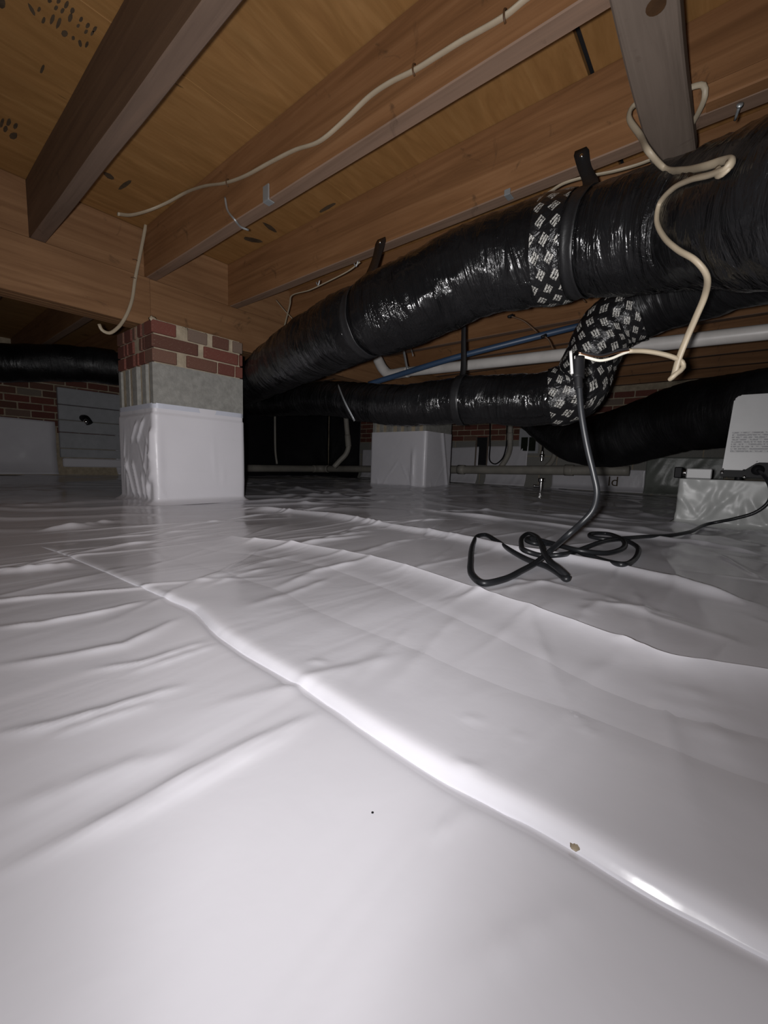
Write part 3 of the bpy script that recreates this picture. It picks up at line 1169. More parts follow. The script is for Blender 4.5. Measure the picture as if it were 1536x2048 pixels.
def disp2(s, t, L, z, zt):
    d = 0.012
    if s == 'west':
        d += cq(t, z)
        d += 0.012 * math.exp(-((t - .53) / .02) ** 2) * min(1, max(0, (.40 - z) / .1))
    elif s == 'front':
        u = t - .30 - .25 * (.40 - z)
        d += 0.012 * math.exp(-(u / .02) ** 2) + cq(t, z) * .5
    return d


w2 = sleeve('liner_wrap', QX0, QX1, QY0, QY1, 0.02, 0.55, 'wrap', pier2, disp2, 50, 0.012)
w2['label'] = 'white plastic liner wrapped round the far pier'

# ------------------------------------------------------------------ walls
wl = box('wall_left', (X0, Y1, -0.02), (X1 + .1, Y1 + .12, ST + .02), 'mortar')
tag(wl, 'far brick foundation wall on the left behind the pier', kind='structure')
for c in range(9):
    z = .46 + c * .0735
    x = -1.4 + (0.1 if c % 2 else 0)
    while x < 3.3:
        brick(wl, (x, Y1 - .008, z), (x + .19, Y1 + .05, z + .06))
        x += .203
wr_ = box('wall_right', (X1, Y0, -0.02), (X1 + .12, Y1 + .12, ST + .02), 'mortar')
tag(wr_, 'far brick foundation wall behind the second pier and the ducts', kind='structure')
for c in range(7):
    z = .60 + c * .0735
    y = -2.2 + (0.1 if c % 2 else 0)
    while y < 5.4:
        brick(wr_, (X1 - .008, y, z), (X1 + .05, y + .19, z + .06))
        y += .203
for c in range(3):
    z = .0 + c * .2
    y = -0.6 + (0.2 if c % 2 else 0)
    while y < 5.3:
        copy_mesh_obj('concrete_block', BLOCKM, (X1 + .02, y + .195, z + .097), wr_, (.05, .388, .19))
        y += .4
wb = box('wall_back', (X0 - .12, Y0, -0.02), (X0, Y1 + .12, ST + .02), 'mortar')
tag(wb, 'foundation wall behind the viewer', kind='structure')
wn_ = box('wall_near', (X0 - .12, Y0 - .12, -0.02), (X1 + .12, Y0, ST + .02), 'mortar')
tag(wn_, 'foundation wall to the rear right of the viewer', kind='structure')


def hung_sheet(name, face, a0, a1, zf, mat, label, cat, seed=0, th=0.01, amp=0.012, na=50, nz=26, foot=0.05):
    """sheet hanging on a wall: face=('X',x) or ('Y',y); zf(a)->(bottom, top)"""
    co, faces = [], []
    for j in range(nz + 1):
        for i in range(na + 1):
            a = a0 + (a1 - a0) * i / na
            zb0, zt0 = zf(a)
            v = j / nz
            z = zb0 + (zt0 - zb0) * v
            n = noise.noise(Vector((a * 5 + seed, z * 3, seed)))
            n += 0.6 * noise.noise(Vector((a * 16 + z * 7, z * 5 + seed, 2.0)))
            d = th + amp * (n + 0.4) * (1 - 0.7 * v) + foot * max(0, 1 - v / .25) ** 2
            co.append((face[1] - d, a, z) if face[0] == 'X' else (a, face[1] - d, z))
    w = na + 1
    for j in range(nz):
        for i in range(na):
            q = (j * w + i, j * w + i + 1, (j + 1) * w + i + 1, (j + 1) * w + i)
            faces.append(q if face[0] == 'Y' else q[::-1])
    me = bpy.data.meshes.new(name)
    me.from_pydata(co, [], faces)
    o = link(name, me, mat, None, True)
    so = o.modifiers.new('thick', 'SOLIDIFY')
    so.thickness = 0.003
    so.offset = 0
    return tag(o, label, cat)


hung_sheet('wall_liner', ('Y', Y1 - .01), -1.6, 1.22, lambda a: (0.02, 0.585 - .02 * (a - .8)), 'wrap', 'white liner hung low on the left wall beside the foam panel', 'liner', 1)
hung_sheet('wall_liner', ('Y', Y1 - .01), 1.78, 3.2, lambda a: (0.02, 0.50), 'wrap', 'white liner on the left wall, mostly hidden by the near pier', 'liner', 2)
hung_sheet('wall_liner', ('X', X1 - .01), 2.62, 3.1, lambda a: (0.02, 0.50 + .03 * (3.1 - a)), 'wrap', 'white liner on the far wall just right of the second pier', 'liner', 3)
hung_sheet('wall_liner', ('X', X1 - .01), 1.95, 2.50, lambda a: (0.02, 0.52), 'wrap', 'white liner on the far wall between dark opening and bent pipe', 'liner', 4)
hung_sheet('wall_liner', ('X', X1 - .01), 4.05, 4.75, lambda a: (0.02, 0.47), 'wrap', 'white liner on the far wall just left of the second pier', 'liner', 5)
sh = hung_sheet('wall_liner', ('X', X1 - .03), 0.66, 1.62, lambda a: (0.02, 0.26), 'wrap', 'low white liner strip with black print at the foot of the far wall', 'liner', 6, amp=.006)
hung_sheet('tarpaulin', ('X', X1 - .10), 0.02, 0.655, lambda a: (0.02, 0.40), 'tarp', 'grey-green tarpaulin crumpled against the wall behind the wrapped block', 'tarp', 7, amp=.03)
hung_sheet('dark_sheet', ('X', X1 - .02), 4.8, 5.56, lambda a: (0.0, 1.10), 'sheet_dark', 'dark sheet standing in for the dark area in the far corner', 'sheeting', 8)  # near-black sheets stand in for a dark stretch of both walls
hung_sheet('dark_sheet', ('Y', Y1 - .02), 3.0, 5.15, lambda a: (0.0, 1.10), 'sheet_dark', 'dark sheet standing in for the dark far end of the left wall', 'sheeting', 9)


def print_text(name, txt, size, loc, rot, mat, parent):
    cu = bpy.data.curves.new(name, 'FONT')
    cu.body = txt
    cu.size = size
    cu.align_x = 'CENTER'
    o = bpy.data.objects.new(name, cu)
    COL.objects.link(o)
    dg = bpy.context.evaluated_depsgraph_get()
    me = bpy.data.meshes.new_from_object(o.evaluated_get(dg))
    bpy.data.objects.remove(o, do_unlink=True)
    me.materials.clear()
    o = link(name, me, mat, parent)
    o.location = loc
    o.rotation_euler = rot
    return o


pt = print_text('printed_lettering', 'ld', 0.15, (X1 - .075, 0.955, 0.08), (math.radians(90), 0, math.radians(-90)), 'ink', sh)

# foam panel of boards with a dark hook on the left wall
fp = thing('foam_panel', 'pale panel of stacked foam boards leaning on the left wall', 'panel')
zs = [.20, .30, .47, .60, .76, .94]
for k in range(5):
    box('board', (1.24, Y1 - .10 + .004 * (k % 2), zs[k] + .003), (1.98, Y1 - .045, zs[k + 1] - .003), 'foam', fp, 0.006)
box('board', (1.26, Y1 - .085, .10), (1.98, Y1 - .045, .195), 'wrap', fp, 0.01)
hk = thing('pipe_stub', 'short dark pipe stub with a shiny cap on the foam panel', 'pipe')
q = PY(166, 836, Y1 - .10)
tube('stub', [q + Vector((0, .01, 0)), q + Vector((.01, -.07, -.01)), q + Vector((.03, -.10, -.06))], .035, 'plug', hk, .01, 14)
bm = bmesh.new()
bmesh.ops.create_uvsphere(bm, u_segments=16, v_segments=10, radius=.02)
for v in bm.verts:
    v.co = Vector((v.co.x, v.co.y, v.co.z * 1.4)) + q + Vector((-.01, -.13, -.045))
from_bm('cap', bm, 'chrome', hk, True)

# dark access opening and foundation vent in the far wall
ao = thing('access_hatch', 'narrow dark hatch in the far wall right of the second pier', 'hatch')
q = PX(965, 900, X1)
box('hatch_panel', (X1 - .02, q.y - .075, .27), (X1 - .004, q.y + .075, .64), 'dark', ao, .003)
for s in (-1, 1):
    box('hatch_frame', (X1 - .03, q.y + s * .085 - .010, .26), (X1 - .006, q.y + s * .085 + .010, .65), 'weathered', ao, .002)
fv = thing('foundation_vent', 'two-pane foundation vent in a pale frame on the far wall', 'vent')
q = PX(1058, 886, X1)
box('frame', (X1 - .022, q.y - .125, q.z - .13), (X1 - .006, q.y + .125, q.z + .18), 'foam', fv, .004)
for s in (-1, 1):
    box('pane', (X1 - .027, q.y + s * .05 - .042, q.z - .10), (X1 - .02, q.y + s * .05 + .042, q.z + .07), 'glass', fv, .002)

# ------------------------------------------------------------------ drain pipes by the far wall
dp = thing('drain_pipe', 'long grey drain pipe running low along the far wall', 'pipe')
a, b = PX(1190, 942, X1 - .45), PX(486, 937, X1 - 1.0)
a = Vector((4.75, 0.75, .250))
b = Vector((4.75, 5.12, .135))
tube('pipe', [a, (a + b) / 2, b], .052, 'drain', dp, .05, 18)
tube('elbow', [b, Vector((4.74, 5.22, .132)), Vector((4.67, 5.29, .130)), Vector((4.57, 5.30, .128))], .060, 'drain', dp, .02, 18)
tube('pipe', [Vector((4.6, 5.30, .128)), Vector((3.6, 5.30, .122)), Vector((2.6, 5.30, .118))], .052, 'drain', dp, .05, 18)
for t in (.12, .42, .68):
    p = a.lerp(b, t)
    tube('coupling', [p, p + Vector((0, .09, 0))], .060, 'drain', dp, .03, 18)
sp = thing('waste_pipe', 'pale waste pipe dropping and bending into the drain left of second pier', 'pipe')
pb = [P(668, 934, 5.6), P(680, 921, 5.6), P(692, 908, 5.6), P(697, 893, 5.6), P(695, 870, 5.6), P(692, 835, 5.6), P(690, 780, 5.6), P(690, 740, 5.6)]
tube('pipe', pb, .034, 'drain', sp, .02, 14)
tube('coupling', [pb[3], pb[4]], .040, 'drain', sp, .02, 14)
sp = thing('supply_pipe', 'thin vertical grey pipe in front of the dark sheet', 'pipe')
tube('pipe', [P(554, 928, 5.9), P(551, 905, 5.9), P(550, 860, 5.9), P(550, 800, 5.9)], .015, 'drain', sp, .03, 10)
sp = thing('waste_pipe', 'pale waste pipe dropping to the drain beside the foundation vent', 'pipe')
tube('pipe', [P(1000, 936, 5.0), P(1012, 918, 5.0), P(1019, 900, 5.0), P(1020, 870, 5.0), P(1021, 830, 5.0)], .032, 'drain', sp, .02, 14)
tube('coupling', [P(1020, 880, 5.0), P(1020, 866, 5.0)], .038, 'drain', sp, .02, 14)
sp = thing('waste_pipe', 'short pale waste pipe bending to the drain under the big dark duct', 'pipe')
tube('pipe', [P(1092, 934, 4.9), P(1104, 922, 4.9), P(1110, 905, 4.9), P(1112, 870, 4.9)], .030, 'drain', sp, .02, 14)
wv = thing('wall_cable', 'thin black cable looping down the far wall to the drain', 'cable')
tube('cable', [P(980, 845, 5.1), P(980, 890, 5.1), P(980, 922, 5.1), P(990, 928, 5.1), P(1004, 918, 5.1), P(1012, 895, 5.1), P(1014, 850, 5.1)], .008, 'plug', wv, .02, 8)
sv = thing('shut_off_valve', 'small shiny metal valve standing on the liner near far wall', 'valve')
q = on_floor(1082, 972)
q = Vector((4.35, q.y * 4.35 / q.x, 0))
q.z = fh(q.x, q.y)
tube('body', [q, q + Vector((0, 0, .05)), q + Vector((0, 0, .10))], .022, 'chrome', sv, .01, 12)
tube('cap', [q + Vector((0, 0, .095)), q + Vector((0, 0, .135))], .034, 'chrome', sv, .01, 12)
tube('outlet', [q + Vector((0, 0, .05)), q + Vector((-.03, .07, .05))], .014, 'chrome', sv, .01, 10)
gl = thing('pipe_union', 'small bright metal pipe union hanging above the drain pipe', 'fitting')
q = P(1084, 912, 4.6)
tube('body', [q + Vector((0, 0, -.06)), q, q + Vector((0, 0, .06))], .016, 'chrome', gl, .01, 12)
tube('nut', [q + Vector((0, 0, -.015)), q + Vector((0, 0, .02))], .026, 'chrome', gl, .01, 6)
tube('riser', [q + Vector((0, 0, .06)), q + Vector((0, 0, .5))], .010, 'plug', gl, .05, 8)

# ------------------------------------------------------------------ ducts
# main duct, nearest
A_PTS = [(1900, 330, .58, .143), (1700, 372, .66, .143), (1536, 415, .79, .143), (1400, 444, .98, .143), (1250, 474, 1.12, .143), (1120, 500, 1.24, .143), (1000, 529, 1.34, .143), (900, 567, 1.42, .143), (820, 607, 1.48, .143), (740, 640, 1.56, .141), (640, 686, 1.84, .137), (570, 724, 2.15, .132), (513, 760, 2.6, .123), (486, 776, 3.0, .123), (470, 785, 3.4, .123)]
pathA = spline(extend([(*P(x, y, d), r) for x, y, d, r in A_PTS], 1.3), 0.009)
RA = 0.143
sA1, iA1 = arclen(pathA, P(1176, 479, 1.19))
sA2, iA2 = arclen(pathA, P(733, 643, 1.57))
sA0, iA0 = arclen(pathA, P(1090, 500, 1.26))
sA9, iA9 = arclen(pathA, P(1152, 485, 1.21))
mainduct = thing('main_duct', 'thick black plastic-sleeved duct slung under the joists, nearest and largest', 'duct')
rA = duct_r(RA, 1.0, ((sA1, .03, .010), (sA2, .035, .018)), 1.3)
link('sleeve', tube_mesh('sleeve', pathA, rA, 72), 'black', mainduct)


def sub_tube(name, path, i0, i1, extra, mat, parent, rf, seg=64):
    s = [0.0]
    for i in range(1, len(path)):
        s.append(s[-1] + float(np.linalg.norm(path[i, :3] - path[i - 1, :3])))
    base = s[i0]
    me = tube_mesh(name, path[i0:i1 + 1], lambda q, a, w: rf(q + base, a, w) + extra, seg, caps=False)
    o = link(name, me, mat, parent)
    return o


ia, ib = sorted((iA0, iA9))
tb = sub_tube('tape_band', pathA, ia, ib, 0.003, 'tape', mainduct, rA, 72)
tb['label'] = 'black tape printed with pale blocks of text'


def strap(path, idx, half, rf, tail, label, extra=0.006, mat='strap', tw=0.018, nailhead=True):
    e = thing('duct_strap', label, 'strap', 'duct straps')
    sub_tube('loop', path, idx - half, idx + half, extra, mat, e, rf, 48).modifiers.new('t', 'SOLIDIFY').thickness = .002
    # tail: a flat band along the given points
    p = spline(tail, .012)
    pts, T, N = frames(p)
    ax = Vector((0, 1, 0))
    co, faces = [], []
    for i, q in enumerate(pts):
        tt = i / (len(pts) - 1)
        w = tw * (1 + .12 * math.sin(tt * 6 + 1)) * (1.0 if tt < .93 else 1.0 - (tt - .93) * 4)
        side = ax
        co += [q - side * w, q + side * w]
    for i in range(len(pts) - 1):
        faces.append((2 * i, 2 * i + 1, 2 * i + 3, 2 * i + 2))
    me = bpy.data.meshes.new('tail')
    me.from_pydata([tuple(c) for c in co], [], faces)
    o = link('tail', me, mat, e, True)
    sm = o.modifiers.new('t', 'SOLIDIFY')
    sm.thickness = .004
    sm.offset = 0
    if nailhead:
        q = pts[-1]
        q2 = pts[max(0, len(pts) - 3)]
        tube('nail_head', [q2 + Vector((-.003, 0, 0)), q2 + Vector((-.007, 0, 0))], .005, 'chrome', e, .002, 10)
    return e


def top_of(path, i, r):
    return Vector(path[i, :3]) + Vector((0, 0, r))


jf = 1.357
q1 = PX(1162, 300, jf)
c1 = top_of(pathA, iA1, RA * .9)
strap(pathA, iA1, 2, rA, [Vector(pathA[iA1, :3]) + (c1 - Vector(pathA[iA1, :3])) * .9 + Vector((-.06, 0, 0)), c1 + Vector((-.01, 0, .03)), c1.lerp(q1, .6) + Vector((-.004, 0, 0)), q1 + Vector((-.003, 0, 0))],
      'black hanging strap round the main duct beside the printed tape', tw=.020)
q2 = PX(764, 478, jf)
c2 = top_of(pathA, iA2, RA * .85)
strap(pathA, iA2, 2, rA, [c2 + Vector((-.03, 0, -.02)), c2 + Vector((.0, 0, .03)), c2.lerp(q2, .6), q2 + Vector((-.003, 0, 0))],
      'black hanging strap round the main duct where it narrows', tw=.026)

# branch run: comes in from the right above, turns through a taped elbow, runs off to the left lower down
B_PTS = [(1850, 410, .88, .135), (1700, 455, 1.02, .135), (1536, 512, 1.22, .132), (1405, 562, 1.42, .126), (1300, 606, 1.56, .118), (1222, 652, 1.64, .108), (1183, 715, 1.68, .100), (1152, 778, 1.72, .112), (1085, 798, 1.78, .112), (1000, 800, 1.88, .110), (900, 802, 2.0, .105), (820, 811, 2.12, .104), (740, 806, 2.3, .104), (660, 797, 2.65, .106), (590, 802, 3.15, .110), (530, 806, 3.7, .112), (480, 806, 4.2, .112)]
pathB = spline(extend([(*P(x, y, d), r) for x, y, d, r in B_PTS], 1.2), 0.010)
rB = duct_r(.11, 0.9, (), 5.1)
_, e0 = arclen(pathB, P(1275, 620, 1.59))
_, e1 = arclen(pathB, P(1100, 797, 1.765))
branch = thing('branch_duct', 'thinner black duct with a taped elbow running behind the main duct', 'duct')
# left-running part, elbow and right-running part are lengths of one run
for nm, a, b, ex, mt in (('sleeve', 0, e0 + 2, 0.0, 'black_matte'), ('taped_elbow', e0, e1, .004, 'tape'), ('sleeve', e1 - 2, len(pathB) - 1, 0.0, 'black')):
    o = sub_tube(nm, pathB, a, b, ex, mt, branch, duct_r(.11, 1.6 if nm == 'taped_elbow' else 0.9, (), 5.1), 56)
    if nm == 'taped_elbow':
        o['label'] = 'bulky elbow wound with printed black tape'
_, i3 = arclen(pathB, P(925, 801, 1.97))
c3 = top_of(pathB, i3, .105)
q3 = P(928, 600, 1.95)
strap(pathB, i3, 2, rB, [c3 + Vector((-.03, 0, -.02)), c3 + Vector((-.005, 0, .02)), c3.lerp(q3, .5), q3], 'black hanging strap holding up the thinner duct left of its elbow', tw=.013, nailhead=False)

# large dark duct low on the right
D_PTS = [(1800, 778, 1.95, .185), (1650, 797, 2.08, .19), (1536, 812, 2.15, .195), (1440, 825, 2.35, .20), (1370, 835, 2.55, .205), (1290, 860, 2.8, .205), (1215, 880, 3.05, .20), (1150, 882, 3.25, .165), (1100, 862, 3.4, .13), (1060, 835, 3.6, .11), (1000, 800, 3.9, .1)]
pathD = spline(extend([(*P(x, y, d), r) for x, y, d, r in D_PTS], 1.2), 0.016)
lowduct = thing('low_duct', 'large dull black duct hanging low behind the white appliance', 'duct')
link('sleeve', tube_mesh('sleeve', pathD, duct_r(.2, .9, (), 9.7), 64), 'black_matte', lowduct)

# dark duct behind the girder at the left
F_PTS = [(-350, 708, 2.9, .145), (-120, 724, 3.1, .145), (40, 726, 3.3, .145), (150, 728, 3.5, .145), (260, 740, 3.7, .145), (360, 768, 4.0, .145), (440, 795, 4.4, .14)]
pathF = spline(extend([(*P(x, y, d), r) for x, y, d, r in F_PTS], 1.2, (-1, 0, 0)), 0.02)
backduct = thing('back_duct', 'black duct in the shadow under the girder left of the pier', 'duct')
link('sleeve', tube_mesh('sleeve', pathF, duct_r(.17, .9, (), 3.3), 56), 'black_matte', backduct)

# ------------------------------------------------------------------ pipes under the joists
pv = thing('pvc_pipe', 'white plastic pipe running below the joists behind the taped elbow', 'pipe')
pa, pb_ = P(1640, 652, 1.44), P(805, 745, 2.75)
tube('pipe', [pa + (pa - pb_).normalized() * 1.2, pa.lerp(pb_, .5), pb_], .029, 'pvc', pv, .05, 18)
el = [pb_ + (pa - pb_).normalized() * .05, pb_, P(778, 748, 2.82), P(766, 738, 2.84), P(755, 718, 2.86)]
tube('elbow', el, .034, 'pvc', pv, .01, 18)
tube('riser', [P(759, 726, 2.855), P(745, 702, 2.88), P(728, 672, 2.9)], .029, 'pvc_tan', pv, .02, 18)
bt = thing('blue_tubing', 'dark blue water tube sloping behind the taped elbow', 'tubing')
tube('tube', [P(1290, 618, 1.92), P(1165, 650, 1.98), P(1030, 684, 2.08), P(900, 718, 2.22), P(790, 752, 2.40), P(738, 768, 2.48)], .0155, 'blue', bt, .03, 12)
pz_ = thing('pipe_strap', 'grey metal strap hanging beside the white pipe elbow', 'strap')
for k, (x0, y0, x1, y1) in enumerate(((803, 680, 815, 742), (820, 690, 826, 712))):
    a, b = P(x0, y0, 2.55), P(x1, y1, 2.5)
    tube('band', [a, (a + b) / 2, b], .011 if k == 0 else .006, 'steel', pz_, .02, 8, (1, .25))
hs = thing('hanger_wire', 'thin grey metal strap crossing in front of the lower duct', 'strap')
tube('band', [P(676, 770, 2.3), P(690, 805, 2.2), P(709, 842, 2.2)], .008, 'steel', hs, .02, 8, (1, .3))
# small dark pins with whiskery wires on the joists between the ducts
for (x, y, x2, y2, lab) in ((1021, 632, 1075, 665, 'thin dark wire dangling from the joist below the main duct'), (1088, 672, 1106, 698, 'short dark wire dangling just above the white pipe'), (1143, 590, 1172, 605, 'short dark wire poking out from under the printed tape')):
    w_ = thing('loose_wire', lab, 'wire')
    tube('wire', [P(x, y, 2.0), P((x + x2) / 2, (y + y2) / 2 - 6, 2.0), P(x2, y2, 2.0)], .004, 'knot', w_, .01, 6)
    tube('staple', [P(x - 5, y + 2, 2.0), P(x + 5, y - 2, 2.0)], .007, 'plug', w_, .01, 6)

# ------------------------------------------------------------------ cables
FL = (0.45, 1.0)


def cable(name, pts, label, r=.0075, mat='cable', parent=None, ab=(.55, 1.0), step=.008):
    e = parent or thing(name, label, 'cable')
    tube('jacket', pts, r, mat, e, step, 12, ab)
    return e


n1 = .907 - .006
c1_ = cable('electric_cable', [PX(x, y, n1) for x, y in ((1150, -60), (1060, -8), (1010, 32), (920, 84), (875, 112), (830, 140), (780, 165), (740, 192), (690, 240), (640, 282), (590, 300), (540, 325), (490, 352), (450, 366), (410, 372), (370, 386))] + [PX(335, 405, n1 - .03), PX(300, 420, n1 - .08), PX(262, 430, n1 - .16), PX(236, 428, n1 - .22)],
            'long pale cable stapled along the side of a floor joist', .0075)
for x, y in ((455, 365), (828, 138), (1010, 30)):
    p = PX(x, y, n1 - .004)
    tube('staple', [p + Vector((.004, 0, .013)), p + Vector((-.004, 0, .008)), p + Vector((-.004, 0, -.008)), p + Vector((.004, 0, -.013))], .0022, 'knot', c1_, .004, 6)
c2_ = cable('electric_cable', [PY(x, y, GF - .012) for x, y in ((292, 448), (286, 480), (276, 530), (270, 560), (264, 600), (252, 632), (236, 655), (218, 666), (204, 660), (198, 648))],
            'pale cable hanging down the girder face beside the brick pier', .0075, ab=(1, .6))
for x, y in ((271, 520), (268, 556)):
    p = PY(x, y, GF - .014)
    tube('staple', [p + Vector((-.012, .004, 0)), p + Vector((0, -.004, 0)), p + Vector((.012, .004, 0))], .002, 'knot', c2_, .004, 6)
zc = JB - .012
from mathutils.bvhtree import BVHTree
_sl = [c for c in mainduct.children if c.name.startswith('sleeve')][0].data
DUCT_T = BVHTree.FromPolygons([v.co.copy() for v in _sl.vertices], [tuple(p.vertices) for p in _sl.polygons])


def on_duct(x, y, lift, fallback):
    """a point resting on the near surface of the main duct"""
    v = ray(x, y)
    hit = DUCT_T.ray_cast(EYE, v.normalized())
    if hit[0] is None:
        return P(x, y, fallback)
    return hit[0] - v.normalized() * lift


c3_ = cable('electric_cable', [PZ(x, y, zc) for x, y in ((940, 478), (985, 462), (1015, 442), (1060, 412), (1100, 384), (1125, 368), (1170, 354), (1230, 342), (1290, 324), (1340, 300))] + [PZ(1375, 262, JB - .02), Vector((1.28, .124, JB - .012)), Vector((1.27, .128, JB + .006)), Vector((1.27, .152, JB + .014)), Vector((1.27, .20, JB + .013))],
            'pale cable running behind the straps and up over the grey board', .0062)
c4_ = cable('electric_cable', [Vector((1.24, .19, JB + .013)), Vector((1.24, .244, JB + .014)), Vector((1.235, .265, JB + .004)), Vector((1.225, .269, JB - .022)), PX(1281, 272, 1.20), PX(1298, 304, 1.14), on_duct(1328, 336, .012, 1.0), on_duct(1365, 341, .010, .9), on_duct(1410, 333, .010, .86), on_duct(1446, 322, .010, .8), on_duct(1464, 321, .011, .8), on_duct(1459, 332, .018, .8), on_duct(1425, 348, .020, .8), on_duct(1380, 360, .014, .8), on_duct(1345, 378, .012, .8), on_duct(1320, 408, .011, .8), on_duct(1314, 440, .010, .8), on_duct(1328, 474, .010, .8), on_duct(1356, 500, .010, .8), on_duct(1392, 522, .010, .8), on_duct(1413, 550, .012, .8), P(1410, 590, .86), P(1392, 634, .89), P(1372, 680, .92), P(1356, 722, .94), P(1347, 752, .95), P(1342, 757, .945), P(1352, 748, .94), P(1366, 736, .94), P(1364, 724, .94), P(1345, 714, .94), P(1315, 706, .945), P(1285, 702, .95), P(1256, 702, .95)],
            'loose pale cable looping over the main duct and hanging to the plug', .0078, ab=(.7, 1.0))
tube('fold_tail', [on_duct(1462, 320, .012, .8), on_duct(1455, 338, .016, .8), on_duct(1441, 348, .012, .8), on_duct(1433, 340, .014, .8)], .0075, 'cable', c4_, .006, 10, (.6, 1))
tube('white_conductor', [P(1262, 702, .95), P(1244, 708, .945), P(1222, 717, .94), P(1199, 721, .935), P(1178, 716, .93), P(1157, 710, .93)], .0032, 'wire_white', c4_, .006, 8)
tube('black_conductor', [P(1262, 698, .95), P(1240, 700, .945), P(1215, 708, .94), P(1199, 711, .935), P(1178, 708, .93), P(1157, 706, .93)], .0030, 'wire_black', c4_, .006, 8)
tube('bare_conductor', [P(1262, 700, .945), P(1236, 705, .942), P(1205, 713, .936), P(1180, 711, .93), P(1157, 705, .928)], .0018, 'copper', c4_, .006, 8)
w5 = cable('thin_cable', [PX(720, 524, 1.40), PX(700, 540, 1.40), PX(650, 566, 1.40), PX(620, 580, 1.40), PX(583, 592, 1.41), PX(580, 608, 1.45), PX(572, 640, 1.52), PX(568, 656, 1.55)], 'thin pale wire stapled under the strap joist, one leg dangling', .004)
for x, y in ((636, 568), (712, 530)):
    p = PX(x, y, 1.395)
    tube('staple', [p + Vector((0, -.012, .014)), p + Vector((0, 0, -.006)), p + Vector((0, .012, .010))], .003, 'steel', w5, .004, 6)
cable('thin_cable', [PX(552, 600, 1.5), PX(572, 624, 1.52), PX(598, 650, 1.56)], 'short thin pale wire crossing another above the main duct', .004)
cable('thin_cable', [P(764, 768, 2.6), P(768, 790, 2.6), P(764, 800, 2.6)], 'very short pale wire end hanging under the white pipe elbow', .004)

# little metal plates
tab = thing('nail_plate', 'small bent galvanised plate clipped on the cable joist', 'plate')
q = PX(534, 404, .905)
box('plate', (.899, q.y - .016, JB - .003), (.9045, q.y + .016, JB + .045), 'steel', tab, .001)
box('flange', (.899, q.y - .016, JB - .0065), (.925, q.y + .016, JB - .0025), 'steel', tab, .001)
tab = thing('nail_plate', 'tiny galvanised clip under the strap joist near the printed tape', 'plate')
q = PZ(1033, 410, JB)
box('plate', (1.352, q.y - .010, JB - .004), (1.358, q.y + .010, JB + .012), 'steel', tab, .001)
box('flange', (1.352, q.y - .010, JB - .0065), (1.385, q.y + .010, JB - .0025), 'steel', tab, .001)
hb = thing('conduit_hook', 'thin grey metal hook bent round the foot of the cable joist', 'hook')
tube('wire', [PX(450, 395, .900), PX(455, 420, .898), PX(470, 440, .900), PZ(482, 454, JB - .004), PZ(497, 460, JB - .004)], .004, 'steel', hb, .008, 8)

# ------------------------------------------------------------------ wrapped block with the appliance on it
KX0, KX1, KY0, KY1 = 2.35, 2.75, -0.75, 0.165
bk = thing('wrapped_block', 'concrete block base wrapped in crumpled white liner at the right', 'block')
box('block', (KX0 + .02, KY0 + .02, .0), (KX1 - .02, KY1 - .02, .205), 'block', bk, .004)
ck = creases(21, 16, .9, .2, .013)


def disp3(s, t, L, z, zt):
    d = 0.004
    if s == 'west':
        d += .7 * ck(t, z) + .012 * noise.noise(Vector((t * 9, z * 11, 3))) + .006 * noise.noise(Vector((t * 24 + z * 9, z * 21, 7)))
        for c, sl, w, a in ((L - .20, .45, .018, .026), (L - .25, .8, .012, .014)):
            u = t - c + sl * (.21 - z) * (1)
            d += a * math.exp(-(u / w) ** 2)
    return d


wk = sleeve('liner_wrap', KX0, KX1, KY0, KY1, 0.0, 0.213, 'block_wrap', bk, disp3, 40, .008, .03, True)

dv = thing('dehumidifier', 'white plastic appliance on a black base standing on the wrapped block', 'appliance')
DX, DY = 2.39, 0.018
ZB, ZT = 0.258, 0.565


def prism_y(name, prof, x0, x1, mat, parent, bev=.004, lean=0.0):
    """outline in (y, z), extruded along x"""
    bm = bmesh.new()
    a = [bm.verts.new((x0 + lean * (z - ZB), y, z)) for y, z in prof]
    b = [bm.verts.new((x1, y, z)) for y, z in prof]
    n = len(prof)
    bm.faces.new(a)
    bm.faces.new(b[::-1])
    for i in range(n):
        bm.faces.new((a[i], b[i], b[(i + 1) % n], a[(i + 1) % n]))
    bmesh.ops.recalc_face_normals(bm, faces=bm.faces)
    if bev:
        bmesh.ops.bevel(bm, geom=bm.edges[:], offset=bev, segments=2, affect='EDGES', clamp_overlap=True)
    return from_bm(name, bm, mat, parent)


prism_y('housing', [(DY, ZB), (DY - .075, ZB), (DY - .115, ZB + .035), (DY - .62, ZB + .035), (DY - .62, ZT + .018), (DY - .03, ZT + .018), (DY - .012, ZT)], DX, DX + .19, 'white_plastic', dv, .006, .03)
prism_y('base_tray', [(DY + .006, ZB - .030), (DY + .006, ZB - .001), (DY - .075, ZB - .001), (DY - .115, ZB + .034), (DY - .62, ZB + .034), (DY - .62, ZB - .030)], DX - .006, DX + .19, 'plug', dv, .003)
for x, y in ((DX + .03, DY - .06), (DX + .16, DY - .06), (DX + .03, DY - .56), (DX + .16, DY - .56)):
    tube('foot', [Vector((x, y, .2135)), Vector((x, y, ZB - .028))], .012, 'plug', dv, .005, 12)
for y, z in ((DY - .002, ZB - .012), (DY - .078, ZB - .028)):
    tube('screw', [Vector((DX - .004, y, z)), Vector((DX - .012, y, z))], .006, 'chrome', dv, .003, 12)
bm = bmesh.new()
uvl = bm.loops.layers.uv.new('UVMap')
ly0, ly1, lz0, lz1 = DY - .02, DY - .30, ZB + .075, ZB + .165
vs4 = [bm.verts.new((DX + .03 * (z - ZB) - .0022, y, z)) for y, z in ((ly0, lz0), (ly1, lz0), (ly1, lz1), (ly0, lz1))]
